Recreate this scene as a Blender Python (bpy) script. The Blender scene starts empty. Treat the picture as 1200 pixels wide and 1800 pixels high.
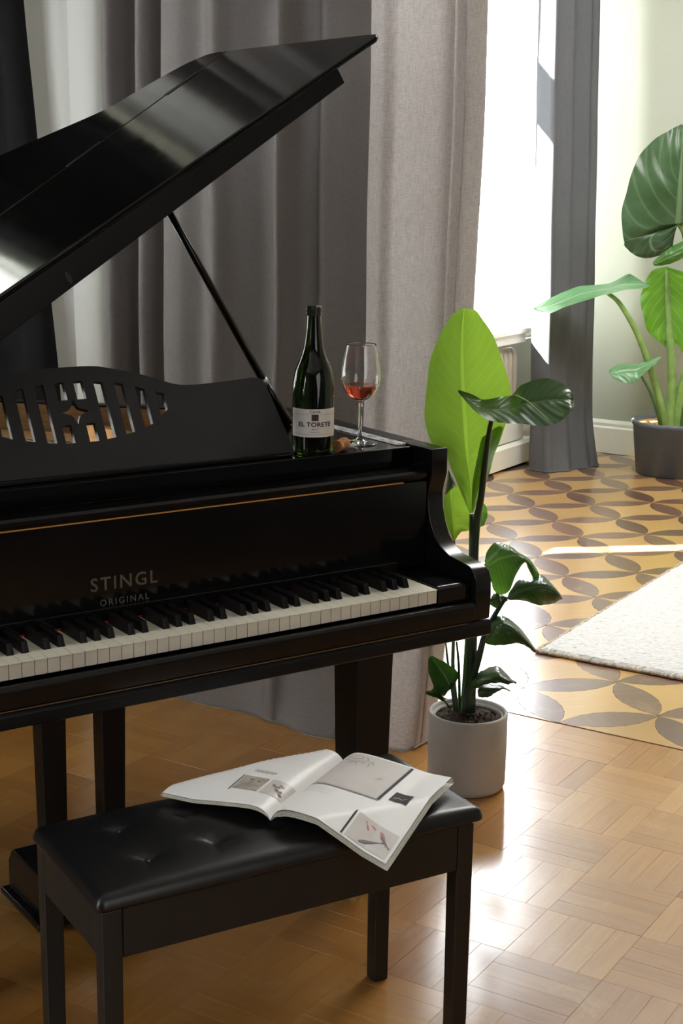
import bpy, bmesh, math, random
from math import sin, cos, pi, radians, sqrt, exp, atan2
from mathutils import Vector, Matrix, Quaternion

random.seed(7)
sc = bpy.context.scene
COL = sc.collection

# ------------------------------------------------------------------ camera, world, sun, lamps, exposure
CAM_H = 1.5477
cam_d = bpy.data.cameras.new('camera')
cam = bpy.data.objects.new('camera', cam_d)
COL.objects.link(cam)
cam_d.sensor_fit = 'VERTICAL'
cam_d.sensor_height = 36.0
cam_d.lens = 2662.156 * 36.0 / 1800.0
cam_d.clip_start = 0.05
HEAD, PITCH, ROLL = 0.55568, 0.220090, 0.0145282
fw = Vector((-sin(HEAD) * cos(PITCH), cos(HEAD) * cos(PITCH), -sin(PITCH)))
rt = Vector((cos(HEAD), sin(HEAD), 0))
up = rt.cross(fw)
r2 = rt * cos(ROLL) + up * sin(ROLL)
u2 = up * cos(ROLL) - rt * sin(ROLL)
cam.matrix_world = Matrix(((r2.x, u2.x, -fw.x, 0), (r2.y, u2.y, -fw.y, 0), (r2.z, u2.z, -fw.z, CAM_H), (0, 0, 0, 1)))
sc.camera = cam

world = bpy.data.worlds.new('sky')
sc.world = world
world.use_nodes = True
bg = world.node_tree.nodes['Background']
bg.inputs['Color'].default_value = (0.90, 0.96, 1.0, 1)
bg.inputs['Strength'].default_value = 21.0

def area(name, loc, direction, sx, sy, power, color=(1, 1, 1), spread=180):
    l = bpy.data.lights.new(name, 'AREA')
    l.shape = 'RECTANGLE'
    l.size, l.size_y = sx, sy
    l.energy = power
    l.color = color
    l.spread = radians(spread)
    o = bpy.data.objects.new(name, l)
    o.location = loc
    o.rotation_euler = Vector(direction).to_track_quat('-Z', 'Z').to_euler()
    COL.objects.link(o)
    return o

sun_d = bpy.data.lights.new('sun', 'SUN')
sun_d.energy = 80.0
sun_d.angle = radians(0.6)
sun_d.color = (1.0, 0.97, 0.91)
sun = bpy.data.objects.new('sun', sun_d)
sun.rotation_euler = Vector((0.608, 0.52, -0.60)).to_track_quat('-Z', 'Y').to_euler()
sun.location = (-8, 0, 8)
COL.objects.link(sun)
# added fill lamps, no source modelled: rear left, right, above the far room
area('fill_front_room', (-3.45, -1.7, 1.6), (1, 0.55, -0.1), 2.2, 1.9, 105, (0.95, 0.97, 1.0))
area('fill_right', (2.45, 0.6, 1.7), (-1, 0.25, -0.1), 2.4, 1.9, 22, (1.0, 0.98, 0.95))  # added to brighten the key fronts
area('fill_far_room', (-1.7, 5.9, 3.52), (0.0, 0.02, -1), 1.6, 1.6, 110, (1.0, 0.98, 0.95))  # added to brighten the far floor, not a known ceiling lamp

sc.view_settings.view_transform = 'Standard'
sc.view_settings.look = 'None'
sc.view_settings.gamma = 1.0
sc.view_settings.use_curve_mapping = False
sc.view_settings.exposure = 0.5
sc.cycles.use_denoising = True
sc.cycles.max_bounces = 10
sc.cycles.diffuse_bounces = 5
sc.cycles.transparent_max_bounces = 12
sc.cycles.transmission_bounces = 10
sc.cycles.sample_clamp_indirect = 8.0
sc.cycles.caustics_refractive = False
sc.cycles.caustics_reflective = False

# ------------------------------------------------------------------ materials
def newmat(name):
    m = bpy.data.materials.new(name)
    m.use_nodes = True
    nt = m.node_tree
    b = nt.nodes['Principled BSDF']
    return m, nt, b

def setp(b, **k):
    names = dict(color='Base Color', rough='Roughness', metal='Metallic', spec='Specular IOR Level', ior='IOR', trans='Transmission Weight',
                 coat='Coat Weight', coatr='Coat Roughness', sheen='Sheen Weight', sub='Subsurface Weight')
    for a, v in k.items():
        s = b.inputs[names[a]]
        s.default_value = (*v, 1) if isinstance(v, tuple) else v

def nd(nt, kind, **k):
    n = nt.nodes.new(kind)
    for a, v in k.items():
        if a in n.inputs.keys(): n.inputs[a].default_value = v
        else: setattr(n, a, v)
    return n

def ramp(nt, stops):
    n = nt.nodes.new('ShaderNodeValToRGB')
    e = n.color_ramp.elements
    while len(e) < len(stops): e.new(0.5)
    for i, (p, c) in enumerate(stops):
        e[i].position = p; e[i].color = (*c, 1)
    return n

def coords(nt, kind='Object', scale=(1, 1, 1)):
    t = nt.nodes.new('ShaderNodeTexCoord')
    mp = nt.nodes.new('ShaderNodeMapping')
    mp.inputs['Scale'].default_value = scale
    nt.links.new(t.outputs[kind], mp.inputs['Vector'])
    return mp.outputs['Vector']

def bump(nt, b, height, strength=0.3, dist=0.002):
    n = nt.nodes.new('ShaderNodeBump')
    n.inputs['Strength'].default_value = strength
    n.inputs['Distance'].default_value = dist
    nt.links.new(height, n.inputs['Height'])
    nt.links.new(n.outputs['Normal'], b.inputs['Normal'])
    return n

def plain(name, color, rough=0.5, noise=0.0, nscale=20, bumpy=0.0, metal=0.0, spec=0.5, coat=0.0, scale=(1, 1, 1)):
    m, nt, b = newmat(name)
    setp(b, color=color, rough=rough, metal=metal, spec=spec, coat=coat)
    if noise or bumpy:
        v = coords(nt, 'Object', scale)
        n = nd(nt, 'ShaderNodeTexNoise', Scale=nscale, Detail=6.0)
        nt.links.new(v, n.inputs['Vector'])
        if noise:
            lo = tuple(c * (1 - noise) for c in color); hi = tuple(min(1, c * (1 + noise)) for c in color)
            r = ramp(nt, [(0.3, lo), (0.7, hi)])
            nt.links.new(n.outputs['Fac'], r.inputs['Fac'])
            nt.links.new(r.outputs['Color'], b.inputs['Base Color'])
        if bumpy: bump(nt, b, n.outputs['Fac'], bumpy)
    return m

def lacquer(name, rough=0.2, color=(0.006, 0.006, 0.0065), scratch=0.06, spec=0.5):
    m, nt, b = newmat(name)
    setp(b, color=color, rough=rough, spec=spec)
    v = coords(nt, 'Object', (1, 1, 1))
    n = nd(nt, 'ShaderNodeTexNoise', Scale=9.0, Detail=8.0, Roughness=0.7)
    nt.links.new(v, n.inputs['Vector'])
    mr = nd(nt, 'ShaderNodeMapRange')
    mr.inputs['From Min'].default_value = 0.3; mr.inputs['From Max'].default_value = 0.75
    mr.inputs['To Min'].default_value = max(0.02, rough - scratch); mr.inputs['To Max'].default_value = rough + scratch
    nt.links.new(n.outputs['Fac'], mr.inputs['Value'])
    nt.links.new(mr.outputs['Result'], b.inputs['Roughness'])
    n2 = nd(nt, 'ShaderNodeTexNoise', Scale=3.0, Detail=2.0)
    nt.links.new(v, n2.inputs['Vector'])
    bump(nt, b, n2.outputs['Fac'], 0.05, 0.01)
    return m

def wood(name, stops, rough=0.3, along='Y', objrand=True, coat=0.25, square=0.0):
    m, nt, b = newmat(name)
    sc_ = {'Y': (14, 1.3, 14), 'X': (1.3, 14, 14)}[along]
    v = coords(nt, 'Object', sc_)
    oi = nt.nodes.new('ShaderNodeObjectInfo')
    geo = nt.nodes.new('ShaderNodeNewGeometry')
    add = nd(nt, 'ShaderNodeMath', operation='ADD')
    nt.links.new(oi.outputs['Random'], add.inputs[0]); nt.links.new(geo.outputs['Random Per Island'], add.inputs[1])
    fr = nd(nt, 'ShaderNodeMath', operation='FRACT')
    nt.links.new(add.outputs[0], fr.inputs[0])
    off = nd(nt, 'ShaderNodeVectorMath', operation='SCALE')
    off.inputs['Scale'].default_value = 40
    cb = nt.nodes.new('ShaderNodeCombineXYZ')
    for i in range(3): nt.links.new(fr.outputs[0], cb.inputs[i])
    nt.links.new(cb.outputs[0], off.inputs[0])
    ad = nd(nt, 'ShaderNodeVectorMath', operation='ADD')
    nt.links.new(v, ad.inputs[0]); nt.links.new(off.outputs['Vector'], ad.inputs[1])
    n = nd(nt, 'ShaderNodeTexNoise', Scale=6.0, Detail=8.0, Roughness=0.65)
    nt.links.new(ad.outputs['Vector'], n.inputs['Vector'])
    pos = nt.nodes.new('ShaderNodeNewGeometry')
    sq = nd(nt, 'ShaderNodeVectorMath', operation='MULTIPLY_ADD')
    nt.links.new(pos.outputs['Position'], sq.inputs[0])
    sq.inputs[1].default_value = (1 / 0.2125, 1 / 0.2125, 0); sq.inputs[2].default_value = (0.986 / 0.2125 + 40, -2.587 / 0.2125 + 40, 0)
    fl = nd(nt, 'ShaderNodeVectorMath', operation='FLOOR'); nt.links.new(sq.outputs[0], fl.inputs[0])
    wn = nt.nodes.new('ShaderNodeTexWhiteNoise'); wn.noise_dimensions = '2D'; nt.links.new(fl.outputs[0], wn.inputs['Vector'])
    tone = nd(nt, 'ShaderNodeMix'); tone.inputs['Factor'].default_value = square
    nt.links.new(fr.outputs[0], tone.inputs['A']); nt.links.new(wn.outputs['Value'], tone.inputs['B'])
    mix = nd(nt, 'ShaderNodeMath', operation='MULTIPLY_ADD')
    nt.links.new(tone.outputs['Result'], mix.inputs[0]); mix.inputs[1].default_value = 0.5
    sh = nd(nt, 'ShaderNodeMath', operation='MULTIPLY'); sh.inputs[1].default_value = 0.45
    nt.links.new(n.outputs['Fac'], sh.inputs[0]); nt.links.new(sh.outputs[0], mix.inputs[2])
    setp(b, spec=0.6, coat=0.8, coatr=0.3)
    r = ramp(nt, stops)
    nt.links.new(mix.outputs[0], r.inputs['Fac'])
    sn_ = nd(nt, 'ShaderNodeTexNoise', Scale=7.0, Detail=12.0, Roughness=0.72, Distortion=0.6)
    wp_ = nt.nodes.new('ShaderNodeNewGeometry')
    nt.links.new(wp_.outputs['Position'], sn_.inputs['Vector'])
    sr = nd(nt, 'ShaderNodeMapRange')
    sr.inputs['From Min'].default_value = 0.56; sr.inputs['From Max'].default_value = 0.74; sr.inputs['To Max'].default_value = 0.38
    nt.links.new(sn_.outputs['Fac'], sr.inputs['Value'])
    smx = nt.nodes.new('ShaderNodeMix'); smx.data_type = 'RGBA'
    nt.links.new(sr.outputs['Result'], smx.inputs['Factor']); nt.links.new(r.outputs['Color'], smx.inputs['A'])
    smx.inputs['B'].default_value = (0.50, 0.36, 0.19, 1)
    nt.links.new(smx.outputs['Result'], b.inputs['Base Color'])
    n3 = nd(nt, 'ShaderNodeTexNoise', Scale=2.2, Detail=6.0, Roughness=0.7)
    wc = nt.nodes.new('ShaderNodeNewGeometry')
    nt.links.new(wc.outputs['Position'], n3.inputs['Vector'])
    mr = nd(nt, 'ShaderNodeMapRange')
    mr.inputs['From Min'].default_value = 0.3; mr.inputs['From Max'].default_value = 0.7
    mr.inputs['To Min'].default_value = rough - 0.03; mr.inputs['To Max'].default_value = rough + 0.07
    nt.links.new(n3.outputs['Fac'], mr.inputs['Value'])
    nt.links.new(mr.outputs['Result'], b.inputs['Roughness'])
    bump(nt, b, n.outputs['Fac'], 0.12, 0.001)
    return m

def fabric(name, color, trans, rough=0.9, weave=900.0, slub=0.12):
    m = bpy.data.materials.new(name); m.use_nodes = True
    nt = m.node_tree
    for n in list(nt.nodes): nt.nodes.remove(n)
    out = nt.nodes.new('ShaderNodeOutputMaterial')
    v = coords(nt, 'Object', (60, 60, 500))
    n = nd(nt, 'ShaderNodeTexNoise', Scale=1.0, Detail=4.0)
    nt.links.new(v, n.inputs['Vector'])
    v2 = coords(nt, 'Object', (weave, weave, 40))
    nb = nd(nt, 'ShaderNodeTexNoise', Scale=1.0, Detail=3.0)
    nt.links.new(v2, nb.inputs['Vector'])
    ad = nd(nt, 'ShaderNodeMath', operation='ADD')
    nt.links.new(n.outputs['Fac'], ad.inputs[0]); nt.links.new(nb.outputs['Fac'], ad.inputs[1])
    h = nd(nt, 'ShaderNodeMath', operation='MULTIPLY'); h.inputs[1].default_value = 0.5
    nt.links.new(ad.outputs[0], h.inputs[0])
    r = ramp(nt, [(0.35, tuple(c * (1 - slub) for c in color)), (0.65, tuple(min(1, c * (1 + slub)) for c in color))])
    nt.links.new(h.outputs[0], r.inputs['Fac'])
    d = nt.nodes.new('ShaderNodeBsdfDiffuse'); t = nt.nodes.new('ShaderNodeBsdfTranslucent')
    mx = nt.nodes.new('ShaderNodeMixShader'); mx.inputs['Fac'].default_value = trans
    nt.links.new(r.outputs['Color'], d.inputs['Color']); nt.links.new(r.outputs['Color'], t.inputs['Color'])
    bp = nt.nodes.new('ShaderNodeBump'); bp.inputs['Strength'].default_value = 0.3; bp.inputs['Distance'].default_value = 0.001
    nt.links.new(h.outputs[0], bp.inputs['Height'])
    nt.links.new(bp.outputs['Normal'], d.inputs['Normal'])
    nt.links.new(d.outputs[0], mx.inputs[1]); nt.links.new(t.outputs[0], mx.inputs[2])
    nt.links.new(mx.outputs[0], out.inputs['Surface'])
    return m

def leafmat(name, face, vein, through, trans=0.45, nveins=26, rough=0.32, skew=0.35, vein_amt=0.35):
    # UV: x across (0..1, midrib at .5), y along
    m = bpy.data.materials.new(name); m.use_nodes = True
    nt = m.node_tree
    b = nt.nodes['Principled BSDF']; out = nt.nodes['Material Output']
    tc = nt.nodes.new('ShaderNodeTexCoord')
    sp = nt.nodes.new('ShaderNodeSeparateXYZ')
    nt.links.new(tc.outputs['UV'], sp.inputs[0])
    ab = nd(nt, 'ShaderNodeMath', operation='SUBTRACT'); ab.inputs[1].default_value = 0.5
    nt.links.new(sp.outputs['X'], ab.inputs[0])
    aa = nd(nt, 'ShaderNodeMath', operation='ABSOLUTE'); nt.links.new(ab.outputs[0], aa.inputs[0])
    ph = nd(nt, 'ShaderNodeMath', operation='MULTIPLY_ADD')       # y - skew*|x|
    nt.links.new(aa.outputs[0], ph.inputs[0]); ph.inputs[1].default_value = -skew
    nt.links.new(sp.outputs['Y'], ph.inputs[2])
    s1 = nd(nt, 'ShaderNodeMath', operation='MULTIPLY'); s1.inputs[1].default_value = nveins * 2 * pi
    nt.links.new(ph.outputs[0], s1.inputs[0])
    sn = nd(nt, 'ShaderNodeMath', operation='SINE'); nt.links.new(s1.outputs[0], sn.inputs[0])
    pw = nd(nt, 'ShaderNodeMapRange')
    pw.inputs['From Min'].default_value = 0.75; pw.inputs['From Max'].default_value = 1.0
    nt.links.new(sn.outputs[0], pw.inputs['Value'])
    mid = nd(nt, 'ShaderNodeMapRange')
    mid.inputs['From Min'].default_value = 0.030; mid.inputs['From Max'].default_value = 0.016
    nt.links.new(aa.outputs[0], mid.inputs['Value'])
    sm = nd(nt, 'ShaderNodeMath', operation='MULTIPLY'); sm.inputs[1].default_value = vein_amt
    nt.links.new(pw.outputs['Result'], sm.inputs[0])
    mx = nd(nt, 'ShaderNodeMath', operation='MAXIMUM')
    nt.links.new(sm.outputs[0], mx.inputs[0]); nt.links.new(mid.outputs['Result'], mx.inputs[1])
    nz = nd(nt, 'ShaderNodeTexNoise', Scale=14.0, Detail=4.0)
    nt.links.new(tc.outputs['Object'], nz.inputs['Vector'])
    rf = ramp(nt, [(0.3, tuple(c * 0.75 for c in face)), (0.7, tuple(min(1, c * 1.2) for c in face))])
    nt.links.new(nz.outputs['Fac'], rf.inputs['Fac'])
    mc = nt.nodes.new('ShaderNodeMix'); mc.data_type = 'RGBA'
    nt.links.new(mx.outputs[0], mc.inputs['Factor']); nt.links.new(rf.outputs['Color'], mc.inputs['A'])
    mc.inputs['B'].default_value = (*vein, 1)
    nt.links.new(mc.outputs['Result'], b.inputs['Base Color'])
    b.inputs['Roughness'].default_value = rough
    bump(nt, b, sn.outputs[0], 0.11, 0.002)
    t = nt.nodes.new('ShaderNodeBsdfTranslucent')
    m2 = nt.nodes.new('ShaderNodeMix'); m2.data_type = 'RGBA'
    nt.links.new(mx.outputs[0], m2.inputs['Factor'])
    m2.inputs['A'].default_value = (*through, 1); m2.inputs['B'].default_value = (*tuple(min(1, c * 1.25) for c in through), 1)
    nt.links.new(m2.outputs['Result'], t.inputs['Color'])
    ms = nt.nodes.new('ShaderNodeMixShader'); ms.inputs['Fac'].default_value = trans
    nt.links.new(b.outputs[0], ms.inputs[1]); nt.links.new(t.outputs[0], ms.inputs[2])
    nt.links.new(ms.outputs[0], out.inputs['Surface'])
    return m

def glassmat(name, color, rough=0.0, ior=1.5):
    m, nt, b = newmat(name)
    setp(b, color=color, rough=rough, trans=1.0, ior=ior)
    return m

def panemat(name):
    m = bpy.data.materials.new(name); m.use_nodes = True
    nt = m.node_tree
    for n in list(nt.nodes): nt.nodes.remove(n)
    out = nt.nodes.new('ShaderNodeOutputMaterial')
    t = nt.nodes.new('ShaderNodeBsdfTransparent'); g = nt.nodes.new('ShaderNodeBsdfGlossy'); g.inputs['Roughness'].default_value = 0.02
    mx = nt.nodes.new('ShaderNodeMixShader'); mx.inputs['Fac'].default_value = 0.05
    nt.links.new(t.outputs[0], mx.inputs[1]); nt.links.new(g.outputs[0], mx.inputs[2])
    nt.links.new(mx.outputs[0], out.inputs['Surface'])
    return m

M = {}
M['lacquer'] = lacquer('black_lacquer', 0.2, (0.004, 0.004, 0.0045), 0.07, 0.35)
M['lid_lacquer'] = lacquer('glossy_lid_lacquer', 0.075, (0.003, 0.003, 0.003), 0.03, 0.35)
M['satin'] = lacquer('satin_black', 0.38, (0.005, 0.005, 0.0055), 0.06, 0.25)
M['desk'] = lacquer('worn_matt_black', 0.5, (0.014, 0.0135, 0.015), 0.05, 0.4)
M['bench_wood'] = lacquer('bench_black', 0.4, (0.014, 0.0135, 0.0125), 0.05, 0.35)
M['leather'] = plain('black_leather', (0.006, 0.006, 0.0065), 0.34, bumpy=0.06, nscale=160)
M['ivory'] = plain('ivory', (0.80, 0.765, 0.64), 0.35, noise=0.06, nscale=12)
M['ebony'] = plain('ebony', (0.005, 0.0045, 0.0045), 0.4, spec=0.22)
M['fallboard'] = lacquer('polished_fallboard', 0.12, (0.005, 0.005, 0.0053), 0.04, 0.4)
M['felt'] = plain('red_felt', (0.50, 0.03, 0.02), 0.9)
M['gold_line'] = plain('gold_line', (0.60, 0.30, 0.08), 0.45, spec=0.3)
M['dull_line'] = plain('worn_gold_line', (0.16, 0.085, 0.035), 0.5)
M['gilt'] = plain('faded_gilt', (0.115, 0.10, 0.07), 0.55)
M['plate'] = plain('gilded_iron', (0.62, 0.38, 0.16), 0.32, noise=0.15, nscale=30, metal=0.5)
M['spruce'] = plain('soundboard_wood', (0.55, 0.33, 0.15), 0.4, noise=0.2, nscale=12, scale=(12, 1, 1))
M['veneer'] = plain('maple_veneer', (0.60, 0.37, 0.17), 0.4, noise=0.2, nscale=14, scale=(2, 2, 12))
M['steel'] = plain('steel', (0.5, 0.5, 0.5), 0.3, metal=1.0)
M['brass'] = plain('brass', (0.55, 0.36, 0.12), 0.35, metal=1.0)
M['keyhole'] = plain('dark_bronze', (0.05, 0.022, 0.014), 0.45)
M['worn_glare'] = plain('worn_edge_glare', (0.75, 0.76, 0.78), 0.16, noise=0.7, nscale=45, scale=(3, 1, 3))  # scratched finish, with window glare put into the pale colour
M['plank_y'] = wood('oak_along', [(0.15, (0.235, 0.088, 0.017)), (0.5, (0.38, 0.170, 0.035)), (0.85, (0.49, 0.255, 0.065))], 0.15, 'Y', square=0.72)
M['plank_x'] = wood('oak_across', [(0.15, (0.235, 0.088, 0.017)), (0.5, (0.38, 0.170, 0.035)), (0.85, (0.49, 0.255, 0.065))], 0.15, 'X', square=0.72)
M['petal'] = wood('dark_petal_wood', [(0.1, (0.10, 0.045, 0.030)), (0.5, (0.155, 0.078, 0.050)), (0.9, (0.24, 0.13, 0.085))], 0.15, 'Y')
M['field'] = wood('pale_field_wood', [(0.1, (0.40, 0.22, 0.065)), (0.5, (0.52, 0.31, 0.105)), (0.9, (0.62, 0.40, 0.155))], 0.15, 'X')
M['gap'] = plain('dark_joint', (0.055, 0.026, 0.011), 0.6)
M['wall'] = plain('cream_plaster', (0.46, 0.475, 0.405), 0.8, noise=0.02, nscale=3, bumpy=0.03)
M['dark_wall'] = plain('dark_slate_wall', (0.10, 0.10, 0.105), 0.8, noise=0.05, nscale=3)
M['ceiling'] = plain('white_ceiling', (0.85, 0.85, 0.82), 0.9, noise=0.01)
M['paint'] = plain('white_gloss_paint', (0.84, 0.84, 0.76), 0.38, noise=0.02, nscale=8)
M['frame_paint'] = plain('white_window_paint', (0.94, 0.94, 0.93), 0.4, noise=0.01, nscale=8)
M['radiator'] = plain('grey_radiator_paint', (0.50, 0.46, 0.38), 0.4, noise=0.04)
M['pane'] = panemat('window_glass')
M['grey_curtain'] = fabric('grey_shaded_curtain', (0.19, 0.177, 0.172), 0.08)  # shaded part of the grey drape: shade put into the darker colour
M['grey_curtain_lit'] = fabric('grey_lit_curtain', (0.50, 0.465, 0.45), 0.30, weave=500, slub=0.2)  # lit part of the grey drape: backlight put into the lighter colour
M['dark_curtain'] = fabric('slate_curtain', (0.112, 0.115, 0.125), 0.0)
M['white_curtain'] = fabric('white_curtain_cloth', (0.52, 0.53, 0.52), 0.2, slub=0.03)
M['black_curtain'] = fabric('black_curtain_cloth', (0.02, 0.02, 0.021), 0.0)
M['rug'] = plain('white_rug_pile', (0.55, 0.545, 0.53), 0.95, noise=0.10, nscale=90, bumpy=0.5)
M['rug_edge'] = plain('rug_backing', (0.40, 0.33, 0.25), 0.95, noise=0.4, nscale=120, bumpy=0.8)
M['concrete'] = plain('pale_concrete', (0.42, 0.405, 0.38), 0.7, noise=0.10, nscale=9, bumpy=0.15)
M['grey_pot'] = plain('slate_grey_pot', (0.088, 0.112, 0.152), 0.5, noise=0.05)
M['soil'] = plain('dark_soil', (0.045, 0.028, 0.019), 0.95, noise=0.6, nscale=60, bumpy=1.0)
M['bark'] = plain('bark_chips', (0.40, 0.22, 0.08), 0.9, noise=0.5, nscale=60, bumpy=1.0)
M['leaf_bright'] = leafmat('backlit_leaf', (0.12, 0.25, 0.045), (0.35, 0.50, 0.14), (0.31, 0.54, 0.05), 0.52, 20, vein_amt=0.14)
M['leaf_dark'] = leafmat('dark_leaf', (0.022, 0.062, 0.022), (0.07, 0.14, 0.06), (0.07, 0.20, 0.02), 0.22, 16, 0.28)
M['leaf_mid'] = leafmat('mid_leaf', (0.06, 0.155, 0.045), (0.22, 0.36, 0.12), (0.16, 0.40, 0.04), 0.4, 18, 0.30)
M['leaf_alo'] = leafmat('elephant_ear_leaf', (0.040, 0.082, 0.036), (0.13, 0.20, 0.10), (0.05, 0.15, 0.03), 0.2, 7, 0.35, 0.7)
M['leaf_lime'] = leafmat('lime_elephant_ear_leaf', (0.10, 0.26, 0.04), (0.45, 0.62, 0.25), (0.30, 0.66, 0.05), 0.5, 8, 0.35, 0.7)
M['leaf_pale'] = leafmat('pale_elephant_ear_leaf', (0.14, 0.30, 0.16), (0.34, 0.5, 0.32), (0.20, 0.50, 0.06), 0.3, 7, 0.30, 0.7)
M['stem'] = plain('green_stem', (0.055, 0.13, 0.035), 0.4, noise=0.25, nscale=20)
M['stem_dark'] = plain('dark_green_stem', (0.018, 0.045, 0.022), 0.35, noise=0.25, nscale=20)
M['stem_lime'] = plain('light_green_stem', (0.20, 0.33, 0.09), 0.4, noise=0.2, nscale=20)
M['bottle'] = glassmat('dark_green_glass', (0.014, 0.024, 0.006), 0.02)
M['foil'] = plain('dark_foil', (0.018, 0.026, 0.017), 0.35, bumpy=0.4, nscale=120)
M['label'] = plain('label_paper', (0.80, 0.77, 0.73), 0.7, noise=0.03, nscale=60)
M['ink'] = plain('black_ink', (0.02, 0.02, 0.022), 0.7)
M['grey_ink'] = plain('grey_ink', (0.22, 0.21, 0.21), 0.7)
M['brown_ink'] = plain('brown_ink', (0.05, 0.02, 0.02), 0.6, noise=0.6, nscale=150)
M['clear'] = glassmat('clear_glass', (1, 1, 1), 0.0, 1.5)
M['wine'] = glassmat('rose_wine', (0.86, 0.14, 0.07), 0.0, 1.34)
M['cork'] = plain('cork', (0.52, 0.24, 0.085), 0.85, noise=0.45, nscale=140, bumpy=0.5)
M['cork_end'] = plain('cork_end', (0.26, 0.11, 0.05), 0.85, noise=0.4, nscale=140, bumpy=0.5)
M['page'] = plain('magazine_paper', (0.88, 0.88, 0.87), 0.42, noise=0.015, nscale=20)
M['page_edge'] = plain('magazine_page_edges', (0.66, 0.65, 0.52), 0.8, noise=0.2, nscale=200)
M['photo_grey'] = plain('printed_grey_photo', (0.56, 0.54, 0.52), 0.42, noise=0.08, nscale=25)
M['photo_tan'] = plain('printed_tan_photo', (0.42, 0.37, 0.31), 0.42, noise=0.3, nscale=60)
M['photo_pale'] = plain('printed_pale_photo', (0.62, 0.58, 0.55), 0.42, noise=0.04, nscale=20)
M['print_red'] = plain('printed_red', (0.55, 0.12, 0.11), 0.45)

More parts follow.
